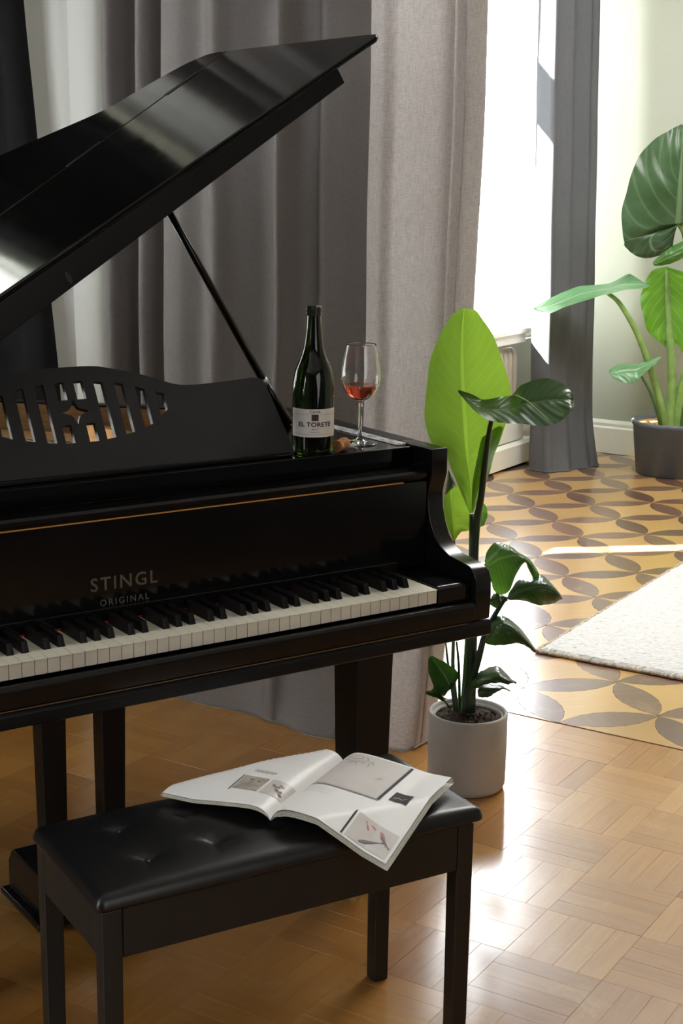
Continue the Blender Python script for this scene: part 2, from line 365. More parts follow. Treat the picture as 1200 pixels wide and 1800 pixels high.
LEAF = {"L1":[[[-1.6802,3.312,0.7251],[-1.6754,3.315,0.7214],[-1.6717,3.3172,0.7252]],[[-1.6882,3.276,0.7828],[-1.6811,3.317,0.7917],[-1.6553,3.3121,0.7733]],[[-1.6995,3.2514,0.8337],[-1.686,3.3141,0.8327],[-1.6314,3.3169,0.8274]],[[-1.7105,3.2307,0.8833],[-1.6905,3.31,0.87],[-1.6174,3.3171,0.8807]],[[-1.7341,3.2049,0.91],[-1.6933,3.3058,0.9147],[-1.6023,3.3191,0.9259]],[[-1.7461,3.1889,0.9652],[-1.6956,3.3009,0.9593],[-1.5906,3.32,0.9706]],[[-1.7438,3.1842,1.0162],[-1.6977,3.2952,1.0109],[-1.5822,3.3198,1.0364]],[[-1.7386,3.1837,1.0701],[-1.6991,3.2889,1.0623],[-1.5921,3.3093,1.0833]],[[-1.7324,3.1863,1.1199],[-1.6989,3.2827,1.1134],[-1.6042,3.2983,1.1261]],[[-1.7162,3.1976,1.1728],[-1.697,3.2765,1.1605],[-1.6214,3.2852,1.1773]],[[-1.6995,3.2121,1.213],[-1.6932,3.2704,1.2003],[-1.6399,3.2724,1.2088]],[[-1.6881,3.2269,1.2301],[-1.6881,3.2636,1.2258],[-1.6555,3.2629,1.2313]],[[-1.6847,3.2503,1.2354],[-1.6812,3.2525,1.2361],[-1.6758,3.2559,1.2362]]],"L1f":[[[-1.6618,3.2881,0.73],[-1.6606,3.2888,0.7304],[-1.6588,3.29,0.7311]],[[-1.6478,3.2585,0.8055],[-1.6359,3.2564,0.7963],[-1.6345,3.305,0.8012]],[[-1.6367,3.2566,0.8693],[-1.6185,3.2561,0.8678],[-1.621,3.3134,0.8661]],[[-1.631,3.2689,0.9226],[-1.612,3.2712,0.9171],[-1.61,3.3202,0.9067]],[[-1.6351,3.3047,0.9245],[-1.6188,3.3148,0.9431],[-1.5972,3.3282,0.9551]]],"L2":[[[-1.6586,3.1841,1.05],[-1.6561,3.1857,1.0468],[-1.656,3.1857,1.0433]],[[-1.6322,3.2179,1.0347],[-1.6196,3.185,1.022],[-1.6096,3.1505,1.0218]],[[-1.6136,3.2345,1.0238],[-1.5931,3.1874,1.0101],[-1.5756,3.1383,1.0036]],[[-1.5844,3.254,1.0295],[-1.5592,3.1971,1.0086],[-1.5414,3.1356,0.9913]],[[-1.557,3.2694,1.0344],[-1.5236,3.2101,1.0121],[-1.5076,3.1401,0.9892]],[[-1.5382,3.2765,1.0585],[-1.5009,3.2173,1.0238],[-1.4724,3.1526,0.989]],[[-1.5122,3.2854,1.0718],[-1.4759,3.228,1.0283],[-1.4398,3.1705,0.9858]],[[-1.4822,3.294,1.0797],[-1.4517,3.2403,1.0342],[-1.4141,3.1911,0.987]],[[-1.4507,3.3004,1.0739],[-1.4254,3.2562,1.0365],[-1.3944,3.2155,1.0008]],[[-1.422,3.3013,1.0577],[-1.4072,3.2698,1.0382],[-1.388,3.241,1.0175]],[[-1.4035,3.2837,1.0422],[-1.4019,3.2846,1.0335],[-1.401,3.2852,1.0248]]],"L3":[[[-1.6174,3.2804,0.6134],[-1.6144,3.2822,0.6033],[-1.6108,3.2844,0.5953]],[[-1.6238,3.3073,0.6332],[-1.5975,3.2741,0.6096],[-1.6001,3.2849,0.5725]],[[-1.6147,3.3272,0.6528],[-1.5798,3.2766,0.6238],[-1.5924,3.2868,0.5407]],[[-1.5977,3.3465,0.6473],[-1.5615,3.2826,0.6312],[-1.5731,3.2971,0.5313]],[[-1.5822,3.3605,0.6365],[-1.5459,3.2898,0.6361],[-1.5565,3.3065,0.546]],[[-1.5683,3.3692,0.6244],[-1.5326,3.298,0.6343],[-1.5445,3.3139,0.5848]],[[-1.553,3.3743,0.6174],[-1.5202,3.3083,0.6292],[-1.5292,3.3243,0.6152]],[[-1.5342,3.3772,0.6053],[-1.51,3.32,0.6129],[-1.522,3.3306,0.5988]],[[-1.5184,3.3727,0.5902],[-1.5051,3.3315,0.5951],[-1.5147,3.3379,0.5801]],[[-1.4996,3.3535,0.579],[-1.5051,3.3501,0.5756],[-1.5123,3.3456,0.5714]]],"L4":[[[-1.5502,3.275,0.532],[-1.5488,3.2759,0.5288],[-1.546,3.2776,0.5264]],[[-1.5534,3.3087,0.548],[-1.5191,3.2729,0.5496],[-1.5195,3.294,0.5256]],[[-1.5462,3.3282,0.5659],[-1.4964,3.2779,0.5621],[-1.4994,3.3065,0.5195]],[[-1.5255,3.3483,0.568],[-1.4722,3.2886,0.5695],[-1.4793,3.319,0.5142]],[[-1.5024,3.3626,0.5786],[-1.4524,3.3009,0.5659],[-1.4595,3.3313,0.5162]],[[-1.4792,3.3698,0.5622],[-1.4372,3.3147,0.5571],[-1.4465,3.3394,0.5229]],[[-1.4548,3.3699,0.5417],[-1.4317,3.3272,0.5451],[-1.4384,3.3444,0.5279]],[[-1.4355,3.3462,0.5381],[-1.4344,3.3469,0.534],[-1.4336,3.3474,0.5308]]],"L5":[[[-1.6127,3.3068,0.5021],[-1.6119,3.3073,0.4988],[-1.6101,3.3084,0.4959]],[[-1.6139,3.3276,0.5176],[-1.6003,3.3145,0.5064],[-1.6038,3.3231,0.4852]],[[-1.5971,3.3381,0.5191],[-1.587,3.3228,0.5107],[-1.5905,3.3314,0.4916]],[[-1.5754,3.33,0.5151],[-1.5746,3.3305,0.5118],[-1.5735,3.3312,0.5089]]],"L6":[[[-1.6021,3.2663,0.415],[-1.6013,3.2668,0.4109],[-1.5995,3.2679,0.4068]],[[-1.6064,3.2963,0.4438],[-1.5729,3.26,0.4423],[-1.5746,3.2662,0.4064]],[[-1.5951,3.3114,0.4676],[-1.5508,3.2577,0.459],[-1.5514,3.2674,0.4107]],[[-1.5743,3.3229,0.4675],[-1.5261,3.26,0.4587],[-1.5274,3.2708,0.419]],[[-1.5464,3.3301,0.4498],[-1.5055,3.2627,0.4494],[-1.5055,3.2743,0.42]],[[-1.5185,3.3287,0.4262],[-1.4859,3.2677,0.4334],[-1.4873,3.277,0.4145]],[[-1.4926,3.3166,0.4072],[-1.4712,3.2728,0.4145],[-1.4761,3.2769,0.4056]],[[-1.467,3.2796,0.4102],[-1.4678,3.279,0.4073],[-1.4691,3.2783,0.4053]]],"L7":[[[-1.6439,3.2639,0.283],[-1.6422,3.265,0.2814],[-1.6404,3.266,0.2801]],[[-1.634,3.2991,0.3149],[-1.6111,3.2589,0.3076],[-1.6106,3.2592,0.2909]],[[-1.6176,3.3146,0.3243],[-1.5853,3.2591,0.325],[-1.5814,3.2615,0.3077]],[[-1.5921,3.3254,0.3345],[-1.5593,3.2635,0.3329],[-1.5553,3.2659,0.3115]],[[-1.5709,3.3239,0.3221],[-1.5394,3.2679,0.3272],[-1.5373,3.2693,0.3116]],[[-1.546,3.3145,0.3107],[-1.5245,3.2735,0.3203],[-1.5259,3.2726,0.3141]],[[-1.5181,3.2831,0.3176],[-1.5181,3.2831,0.3163],[-1.5187,3.2828,0.3146]]],"L8":[[[-1.6138,3.259,0.2841],[-1.6132,3.2594,0.2757],[-1.6119,3.2602,0.2673]],[[-1.6158,3.296,0.2898],[-1.5956,3.2608,0.2851],[-1.5917,3.2632,0.2668]],[[-1.5987,3.3155,0.2863],[-1.5764,3.2705,0.2902],[-1.5743,3.2718,0.2769]],[[-1.5748,3.3215,0.2851],[-1.5578,3.2842,0.2941],[-1.5587,3.2837,0.2891]],[[-1.5436,3.3027,0.2841],[-1.5438,3.3025,0.2828],[-1.5445,3.3021,0.282]]],"L9":[[[-1.7383,3.2288,0.3545],[-1.735,3.2309,0.3579],[-1.73,3.234,0.3596]],[[-1.7298,3.2084,0.3365],[-1.7313,3.2503,0.3352],[-1.7092,3.2469,0.3458]],[[-1.7199,3.206,0.3098],[-1.7193,3.2634,0.3107],[-1.6885,3.2598,0.331]],[[-1.7091,3.2127,0.2828],[-1.7068,3.2712,0.2897],[-1.6744,3.2685,0.3136]],[[-1.7003,3.2267,0.2637],[-1.699,3.2703,0.2745],[-1.6773,3.2667,0.2925]],[[-1.7018,3.2515,0.2519],[-1.6953,3.2555,0.2647],[-1.6887,3.2596,0.2733]]],"L10":[[[-1.7346,3.2076,0.2696],[-1.7339,3.208,0.2679],[-1.7331,3.2085,0.2654]],[[-1.7201,3.2165,0.2774],[-1.7242,3.2332,0.2613],[-1.7077,3.2243,0.2524]],[[-1.7138,3.2205,0.2943],[-1.7141,3.2438,0.2665],[-1.6939,3.2329,0.2442]],[[-1.7012,3.2283,0.2651],[-1.6981,3.2493,0.2427],[-1.6832,3.2395,0.2275]],[[-1.6816,3.2404,0.2317],[-1.6792,3.242,0.2276],[-1.677,3.2434,0.2212]]],"L11":[[[-1.7302,3.328,0.641],[-1.7289,3.3288,0.6399],[-1.7276,3.3296,0.6411]],[[-1.7355,3.3076,0.673],[-1.7376,3.3406,0.6625],[-1.7125,3.3305,0.6633]],[[-1.7417,3.298,0.7082],[-1.7427,3.3431,0.6998],[-1.6918,3.3405,0.6746]],[[-1.7442,3.2965,0.7347],[-1.7454,3.3414,0.7303],[-1.6922,3.3402,0.7146]],[[-1.7459,3.3011,0.7601],[-1.7458,3.3354,0.7618],[-1.7055,3.3348,0.7556]],[[-1.7441,3.3194,0.7761],[-1.7388,3.3227,0.78],[-1.7238,3.332,0.7841]]],"L11b":[[[-1.7276,3.2826,0.8329],[-1.7272,3.2828,0.8318],[-1.7266,3.2832,0.8307]],[[-1.7291,3.2816,0.8068],[-1.7143,3.2692,0.8105],[-1.7141,3.291,0.8033]],[[-1.7315,3.2801,0.7805],[-1.7153,3.2686,0.7882],[-1.7128,3.2917,0.7902]],[[-1.7334,3.2789,0.7674],[-1.7322,3.2797,0.7685],[-1.7297,3.2812,0.7701]]],"L12":[[[-1.6665,3.344,0.7494],[-1.664,3.3456,0.7483],[-1.6617,3.347,0.7469]],[[-1.6697,3.3421,0.7286],[-1.6653,3.3556,0.7267],[-1.6528,3.3525,0.7326]],[[-1.6703,3.3417,0.7058],[-1.6647,3.3559,0.7058],[-1.6503,3.3541,0.71]],[[-1.6689,3.3425,0.6811],[-1.663,3.3462,0.6824],[-1.6568,3.35,0.687]]],"S1":[[-1.6753,3.315,0.7204],[-1.6668,3.3085,0.6025],[-1.6671,3.3083,0.3934],[-1.6705,3.3062,0.1992]],"S2":[[-1.5787,3.2102,0.9809],[-1.6036,3.2418,0.9022],[-1.6287,3.2733,0.7814],[-1.6454,3.2865,0.7122],[-1.653,3.2936,0.6077],[-1.6553,3.3039,0.3966],[-1.6548,3.3042,0.203]],"S11":[[-1.7336,3.3377,0.6403],[-1.7267,3.3302,0.5064],[-1.7194,3.323,0.3802],[-1.7132,3.315,0.2992],[-1.6971,3.3133,0.1947]],"S9":[[-1.7221,3.286,0.3848],[-1.7157,3.2899,0.3286],[-1.7006,3.2993,0.2214],[-1.6975,3.3012,0.1982]],"S10":[[-1.7124,3.3273,0.3758],[-1.7057,3.3314,0.3114],[-1.7,3.335,0.1875]],"S3":[[-1.5684,3.3108,0.5207],[-1.5823,3.3139,0.5013],[-1.5996,3.3032,0.4639],[-1.6152,3.2935,0.4222],[-1.6269,3.2862,0.3596],[-1.6404,3.2896,0.3142],[-1.6555,3.292,0.2641],[-1.6603,3.3008,0.2073]],"S3b":[[-1.6161,3.2811,0.6045],[-1.6185,3.315,0.5691],[-1.6002,3.3264,0.5201],[-1.5823,3.3139,0.5013]],"S2m":[[-1.5395,3.1639,1.0197],[-1.5229,3.1978,1.0442],[-1.4878,3.196,1.0393],[-1.4482,3.1853,1.0194],[-1.4119,3.1725,0.9999]],"A1":[[[-2.7056,7.5014,1.1765],[-2.6867,7.5131,1.311],[-2.65,7.5359,1.1775]],[[-2.8857,7.4025,1.173],[-2.6778,7.4674,1.3229],[-2.4827,7.6528,1.1906]],[[-2.9347,7.3728,1.3226],[-2.6648,7.4489,1.3289],[-2.4508,7.6732,1.3522]],[[-2.9191,7.3784,1.4721],[-2.6589,7.4356,1.4137],[-2.4541,7.6671,1.5011]],[[-2.8849,7.3912,1.6204],[-2.6573,7.4282,1.4977],[-2.4829,7.6408,1.6376]],[[-2.813,7.4231,1.726],[-2.6582,7.4279,1.5812],[-2.5491,7.587,1.7356]],[[-2.7377,7.4524,1.7809],[-2.6624,7.435,1.6748],[-2.6108,7.5312,1.7861]],[[-2.6779,7.4597,1.8099],[-2.674,7.4621,1.8048],[-2.6707,7.4642,1.81]]],"A1b":[[[-2.6857,7.4902,1.3169],[-2.6824,7.4922,1.3255],[-2.6789,7.4944,1.3277]],[[-2.9018,7.3751,1.2379],[-2.7803,7.4123,1.2624],[-2.671,7.4611,1.3221]],[[-2.8769,7.395,1.1715],[-2.7757,7.4107,1.1985],[-2.6713,7.4521,1.3075]],[[-2.8187,7.4267,1.1478],[-2.7397,7.4376,1.1882],[-2.6769,7.4574,1.2944]],[[-2.7442,7.4539,1.1638],[-2.7095,7.4754,1.2095],[-2.6904,7.4873,1.2848]]],"A2":[[[-2.7651,7.3938,1.1299],[-2.7629,7.3952,1.1224],[-2.7569,7.3989,1.1139]],[[-2.7129,7.4262,1.1896],[-2.695,7.3991,1.1539],[-2.7001,7.4342,1.1202]],[[-2.6419,7.4703,1.2388],[-2.6211,7.4361,1.1928],[-2.6327,7.476,1.1535]],[[-2.5437,7.5313,1.2884],[-2.5294,7.5019,1.2259],[-2.5376,7.5351,1.1819]],[[-2.471,7.5764,1.3002],[-2.4685,7.578,1.2896],[-2.4651,7.5801,1.2791]]],"A3":[[[-2.7764,7.5986,1.0991],[-2.7699,7.6027,1.1003],[-2.7623,7.6074,1.0993]],[[-2.8472,7.5904,1.0688],[-2.7648,7.6059,1.0388],[-2.6856,7.6907,1.0605]],[[-2.8803,7.5849,0.9899],[-2.7586,7.6097,0.9726],[-2.6483,7.729,0.9938]],[[-2.8886,7.587,0.9002],[-2.7523,7.6137,0.9062],[-2.6317,7.7465,0.9157]],[[-2.8705,7.5982,0.8221],[-2.7444,7.6185,0.8285],[-2.6267,7.7496,0.8263]],[[-2.8407,7.6095,0.7501],[-2.7381,7.6225,0.7615],[-2.6436,7.7319,0.7366]],[[-2.781,7.6315,0.7017],[-2.7329,7.6257,0.7168],[-2.6644,7.7039,0.6699]],[[-2.748,7.6163,0.6772],[-2.7316,7.6265,0.7281],[-2.6775,7.6601,0.6616]]],"A4":[[[-3.3155,7.1815,0.8799],[-3.3116,7.1839,0.8777],[-3.3077,7.1864,0.8734]],[[-3.2599,7.2822,0.9341],[-3.2399,7.2285,0.8977],[-3.2199,7.1615,0.8627]],[[-3.2145,7.3398,0.9641],[-3.1752,7.2687,0.9263],[-3.1298,7.1821,0.9015]],[[-3.1549,7.3935,0.9908],[-3.1061,7.3116,0.9604],[-3.0455,7.2145,0.9346]],[[-3.0811,7.4447,1.0006],[-3.0317,7.3577,0.9781],[-2.975,7.2517,0.96]],[[-3.0135,7.4813,1.0132],[-2.9668,7.398,0.9957],[-2.9406,7.2796,0.971]],[[-2.9438,7.5079,1.0571],[-2.9392,7.4152,1.0071],[-2.8831,7.3353,0.9903]],[[-2.9098,7.4996,1.0547],[-2.8879,7.447,1.0134],[-2.8387,7.3982,0.9935]],[[-2.8174,7.4908,1.0092],[-2.8125,7.4938,1.006],[-2.803,7.4997,1.0028]]],"A5":[[[-2.9443,7.3296,0.5698],[-2.9422,7.3309,0.5643],[-2.9391,7.3328,0.5588]],[[-2.946,7.3752,0.5841],[-2.9204,7.3444,0.5613],[-2.9043,7.3234,0.5315]],[[-2.9103,7.4155,0.6053],[-2.8786,7.3704,0.5732],[-2.8481,7.3461,0.5171]],[[-2.8506,7.4584,0.6057],[-2.8225,7.4053,0.5797],[-2.8096,7.3662,0.5204]],[[-2.8113,7.477,0.6148],[-2.786,7.4279,0.6026],[-2.7685,7.3956,0.5772]],[[-2.7597,7.4908,0.6397],[-2.7432,7.4545,0.631],[-2.7303,7.4315,0.6176]],[[-2.7199,7.4689,0.6536],[-2.7198,7.469,0.6503],[-2.7205,7.4686,0.6469]]],"T4":[[-2.9898,7.372,0.9653],[-2.9234,7.3897,0.9108],[-2.8411,7.4408,0.7581],[-2.7829,7.5004,0.5789],[-2.7322,7.5555,0.3742],[-2.724,7.5841,0.2631]],"T5":[[-2.8023,7.4178,0.5522],[-2.7626,7.466,0.461],[-2.7343,7.5189,0.3445],[-2.7266,7.5589,0.2662]],"T3":[[-2.767,7.6104,1.0825],[-2.7521,7.6196,0.9059],[-2.734,7.625,0.7392],[-2.7151,7.6367,0.5594],[-2.7144,7.649,0.3874],[-2.7171,7.6473,0.2553]],"T1":[[-2.6737,7.48,1.3281],[-2.6036,7.5647,1.1783],[-2.5801,7.6382,0.9584],[-2.6028,7.6594,0.6783],[-2.6611,7.6703,0.4467],[-2.6815,7.6811,0.2486]],"T2":[[-2.5347,7.5133,1.2466],[-2.545,7.6011,0.9624],[-2.5931,7.6418,0.6247],[-2.6322,7.6647,0.393],[-2.6507,7.6767,0.2523]]}

# ------------------------------------------------------------------ mesh helpers
class MB:
    def __init__(s): s.v = []; s.f = []; s.uv = {}
    def add(s, vs, fs):
        k = len(s.v); s.v += [tuple(v) for v in vs]; s.f += [tuple(k + i for i in f) for f in fs]
        return s
    def box(s, x0, x1, y0, y1, z0, z1):
        return s.add([(x0, y0, z0), (x1, y0, z0), (x1, y1, z0), (x0, y1, z0), (x0, y0, z1), (x1, y0, z1), (x1, y1, z1), (x0, y1, z1)],
                     [(3, 2, 1, 0), (4, 5, 6, 7), (0, 1, 5, 4), (1, 2, 6, 5), (2, 3, 7, 6), (3, 0, 4, 7)])
    def frustum(s, c0, h0, c1, h1):
        (x, y, z), (a, b) = c0, h0; (X, Y, Zz), (A, B) = c1, h1
        return s.add([(x - a, y - b, z), (x + a, y - b, z), (x + a, y + b, z), (x - a, y + b, z), (X - A, Y - B, Zz), (X + A, Y - B, Zz), (X + A, Y + B, Zz), (X - A, Y + B, Zz)],
                     [(3, 2, 1, 0), (4, 5, 6, 7), (0, 1, 5, 4), (1, 2, 6, 5), (2, 3, 7, 6), (3, 0, 4, 7)])
    def prism(s, poly, fn0, fn1):
        n = len(poly)
        a = [fn0(*q) for q in poly]; b = [fn1(*q) for q in poly]
        return s.add(a + b, [tuple(range(n - 1, -1, -1)), tuple(range(n, 2 * n))] + [(i, (i + 1) % n, n + (i + 1) % n, n + i) for i in range(n)])
    def lathe(s, prof, seg=40, c=(0, 0, 0), close=False):
        k = len(s.v); n = len(prof)
        for r, z in prof:
            for j in range(seg):
                t = 2 * pi * j / seg
                s.v.append((c[0] + r * cos(t), c[1] + r * sin(t), c[2] + z))
        for i in range(n - 1):
            for j in range(seg):
                s.f.append((k + i * seg + j, k + i * seg + (j + 1) % seg, k + (i + 1) * seg + (j + 1) % seg, k + (i + 1) * seg + j))
        if prof[0][0] > 1e-6 and close: s.f.append(tuple(k + j for j in range(seg - 1, -1, -1)))
        if prof[-1][0] > 1e-6 and close: s.f.append(tuple(k + (n - 1) * seg + j for j in range(seg)))
        return s
    def tube(s, pts, rad, seg=10, cap=True):
        pts = [Vector(p) for p in pts]; n = len(pts)
        if not isinstance(rad, (list, tuple)): rad = [rad] * n
        k = len(s.v); prev = None
        for i, p in enumerate(pts):
            d = (pts[min(i + 1, n - 1)] - pts[max(i - 1, 0)]).normalized()
            if prev is None:
                a = d.cross(Vector((0.3, 0.2, 1)) if abs(d.z) < 0.9 else Vector((1, 0.2, 0))).normalized()
            else:
                a = (prev - d * prev.dot(d)).normalized()
            prev = a; b2 = d.cross(a)
            for j in range(seg):
                t = 2 * pi * j / seg
                s.v.append(tuple(p + a * (rad[i] * cos(t)) + b2 * (rad[i] * sin(t))))
        for i in range(n - 1):
            for j in range(seg):
                s.f.append((k + i * seg + j, k + i * seg + (j + 1) % seg, k + (i + 1) * seg + (j + 1) % seg, k + (i + 1) * seg + j))
        if cap:
            s.f.append(tuple(k + j for j in range(seg - 1, -1, -1))); s.f.append(tuple(k + (n - 1) * seg + j for j in range(seg)))
        return s
    def grid(s, rows, uv=True):
        k = len(s.v); nr = len(rows); nc = len(rows[0])
        for r in rows: s.v += [tuple(p) for p in r]
        if uv:
            for i in range(nr):
                for j in range(nc): s.uv[k + i * nc + j] = (j / (nc - 1), i / (nr - 1))
        for i in range(nr - 1):
            for j in range(nc - 1):
                s.f.append((k + i * nc + j, k + i * nc + j + 1, k + (i + 1) * nc + j + 1, k + (i + 1) * nc + j))
        return s
    def mesh(s, name, mat, smooth=False, recalc=True, merge=0.0):
        me = bpy.data.meshes.new(name)
        me.from_pydata(s.v, [], s.f)
        if s.uv:
            ul = me.uv_layers.new(name='UVMap')
            for l in me.loops: ul.data[l.index].uv = s.uv.get(l.vertex_index, (0.5, 0.5))
        if recalc or merge:
            bm = bmesh.new(); bm.from_mesh(me)
            if merge: bmesh.ops.remove_doubles(bm, verts=bm.verts, dist=merge)
            if recalc: bmesh.ops.recalc_face_normals(bm, faces=bm.faces)
            bm.to_mesh(me); bm.free()
        if mat: me.materials.append(M[mat])
        if smooth:
            for p in me.polygons: p.use_smooth = True
        return me
    def build(s, name, mat, parent=None, smooth=False, bevel=0.0, segs=2, angle=35, **k):
        return link(name, s.mesh(name, mat, smooth, **k), parent, bevel, segs, angle)

def link(name, me, parent=None, bevel=0.0, segs=2, angle=35, loc=None, rotz=0.0):
    o = bpy.data.objects.new(name, me)
    COL.objects.link(o)
    if parent: o.parent = parent
    if loc: o.location = loc
    if rotz: o.rotation_euler = (0, 0, rotz)
    if bevel:
        b = o.modifiers.new('bevel', 'BEVEL'); b.width = bevel; b.segments = segs; b.limit_method = 'ANGLE'; b.angle_limit = radians(angle)
        for p in me.polygons: p.use_smooth = True
        w = o.modifiers.new('wn', 'WEIGHTED_NORMAL'); w.keep_sharp = True
    return o

def thing(name, label, cat, loc=(0, 0, 0), rotz=0.0, group=None):
    o = bpy.data.objects.new(name, None)
    COL.objects.link(o)
    o.location = loc; o.rotation_euler = (0, 0, rotz); o.empty_display_size = 0.1
    o['label'] = label; o['category'] = cat
    if group: o['group'] = group
    return o

def tag(o, label, cat, group=None):
    o['label'] = label; o['category'] = cat
    if group: o['group'] = group
    return o

def struct(o): o['kind'] = 'structure'; return o
def stuff(o): o['kind'] = 'stuff'; return o

def cat1(p, t):   # Catmull-Rom through a list of tuples, t in 0..1
    n = len(p) - 1
    x = min(max(t, 0.0), 1.0) * n; i = min(int(x), n - 1); f = x - i
    a, b, c, d = p[max(i - 1, 0)], p[i], p[i + 1], p[min(i + 2, n)]
    return tuple(0.5 * (2 * b[k] + (c[k] - a[k]) * f + (2 * a[k] - 5 * b[k] + 4 * c[k] - d[k]) * f * f + (3 * b[k] - a[k] - 3 * c[k] + d[k]) * f ** 3) for k in range(len(b)))

def smoothpath(p, n): return [cat1(p, i / (n - 1)) for i in range(n)]

def text_mesh(body, size, align='CENTER', spacing=1.0, depth=0.0, bold=0.012):
    cu = bpy.data.curves.new('lettering_curve', 'FONT')
    cu.body = body; cu.size = size; cu.align_x = align; cu.align_y = 'CENTER'; cu.space_character = spacing; cu.extrude = depth; cu.offset = bold * size
    cu.resolution_u = 3
    o = bpy.data.objects.new('lettering_tmp', cu); COL.objects.link(o)
    me = bpy.data.meshes.new_from_object(o.evaluated_get(bpy.context.evaluated_depsgraph_get()))
    bpy.data.objects.remove(o)
    return me

def curve_plate(loops, thickness, bevel=0.0):   # flat plate with holes, in local XY, thickness along Z
    cu = bpy.data.curves.new('plate_curve', 'CURVE'); cu.dimensions = '2D'; cu.fill_mode = 'BOTH'; cu.extrude = thickness / 2
    cu.bevel_depth = bevel; cu.bevel_resolution = 1
    for lp in loops:
        sp = cu.splines.new('POLY'); sp.points.add(len(lp) - 1)
        for q, (x, y) in zip(sp.points, lp): q.co = (x, y, 0, 1)
        sp.use_cyclic_u = True
    o = bpy.data.objects.new('plate_tmp', cu); COL.objects.link(o)
    me = bpy.data.meshes.new_from_object(o.evaluated_get(bpy.context.evaluated_depsgraph_get()))
    bpy.data.objects.remove(o)
    return me

# ------------------------------------------------------------------ room shell
WX, BY, TOP = -3.60, 8.10, 3.6           # window wall, far wall, ceiling
FX, FY = 2.6, -3.2                        # right wall and wall behind the camera
struct(MB().box(WX - 0.3, FX + 0.2, FY - 0.2, BY + 0.2, -0.06, -0.0035).build('floor', 'gap'))
floor = bpy.data.objects['floor']
struct(MB().box(WX - 0.3, FX + 0.2, FY - 0.2, BY + 0.2, TOP, TOP + 0.1).build('ceiling', 'ceiling'))
def wall_with_holes(name, mat, x0, x1, ya, yb, holes):   # wall in the YZ plane, holes (y0,y1,z0,z1) sorted by y
    m = MB(); y = ya
    for (h0, h1, z0, z1) in holes:
        m.box(x0, x1, y, h0, 0, TOP); m.box(x0, x1, h0, h1, 0, z0); m.box(x0, x1, h0, h1, z1, TOP); y = h1
    m.box(x0, x1, y, yb, 0, TOP)
    return struct(m.build(name, mat))
W3 = (6.90, 7.98, 0.66, 3.3); W2 = (4.66, 4.91, 1.05, 2.9); W1 = (1.85, 3.03, 0.85, 2.5)
wall_with_holes('wall_left', 'wall', WX - 0.14, WX, FY - 0.2, BY + 0.2, [W1, W2, W3])
struct(MB().box(WX, FX, BY, BY + 0.2, 0, TOP).build('wall_back', 'wall'))
struct(MB().box(FX, FX + 0.2, 3.6, BY + 0.2, 0, TOP).build('wall_right', 'wall'))
struct(MB().box(FX, FX + 0.2, FY - 0.2, 3.6, 0, TOP).build('wall_right', 'dark_wall'))
struct(MB().box(WX, FX, FY - 0.2, FY, 0, TOP).build('wall_front', 'dark_wall'))
bb = MB()
bb.prism([(0, 0), (-0.022, 0), (-0.022, 0.145), (-0.016, 0.155), (-0.016, 0.172), (-0.008, 0.19), (0, 0.19)], lambda a, b: (WX, BY + a, b), lambda a, b: (FX, BY + a, b))
struct(bb.build('baseboard_back', 'paint'))
bl = MB()
bl.prism([(0, 0), (0.022, 0), (0.022, 0.155), (0.008, 0.19), (0, 0.19)], lambda a, b: (WX + a, 7.62, b), lambda a, b: (WX + a, BY - 0.03, b))
struct(bl.build('baseboard_left', 'paint'))

def window(n, y0, y1, z0, z1, transom=None):
    xo = WX - 0.11
    fr = MB(); t = 0.05
    fr.box(xo, xo + 0.07, y0, y0 + t, z0, z1); fr.box(xo, xo + 0.07, y1 - t, y1, z0, z1)
    fr.box(xo, xo + 0.07, y0 + t, y1 - t, z0, z0 + t); fr.box(xo, xo + 0.07, y0 + t, y1 - t, z1 - t, z1)
    if transom: fr.box(xo - 0.01, xo + 0.09, y0 + t, y1 - t, transom[0], transom[1])
    w = struct(fr.build('window_%d' % n, 'frame_paint', bevel=0.006))
    def sheet(za, zb): MB().add([(xo + 0.03, y0 + t, za), (xo + 0.03, y1 - t, za), (xo + 0.03, y1 - t, zb), (xo + 0.03, y0 + t, zb)], [(0, 1, 2, 3)]).build('pane', 'pane', w, recalc=False)
    sheet(z0 + t, transom[0] if transom else z1 - t)
    if transom: sheet(transom[1], z1 - t)
    return w
struct(MB().box(-4.15, -3.95, 6.90, 7.78, -0.05, 4.2).build('sun_blocker_1', 'wall'))  # unseen block added outside to keep sun off the far wall
struct(MB().box(-4.25, -4.15, 6.20, 6.36, -0.05, 2.84).box(-4.25, -4.15, 6.36, 6.95, 2.63, 2.84).build('sun_blocker_2', 'wall'))   # unseen post and bar added outside to shade a patch of the curtain
w3 = window(3, *W3, transom=None)
window(1, *W1)

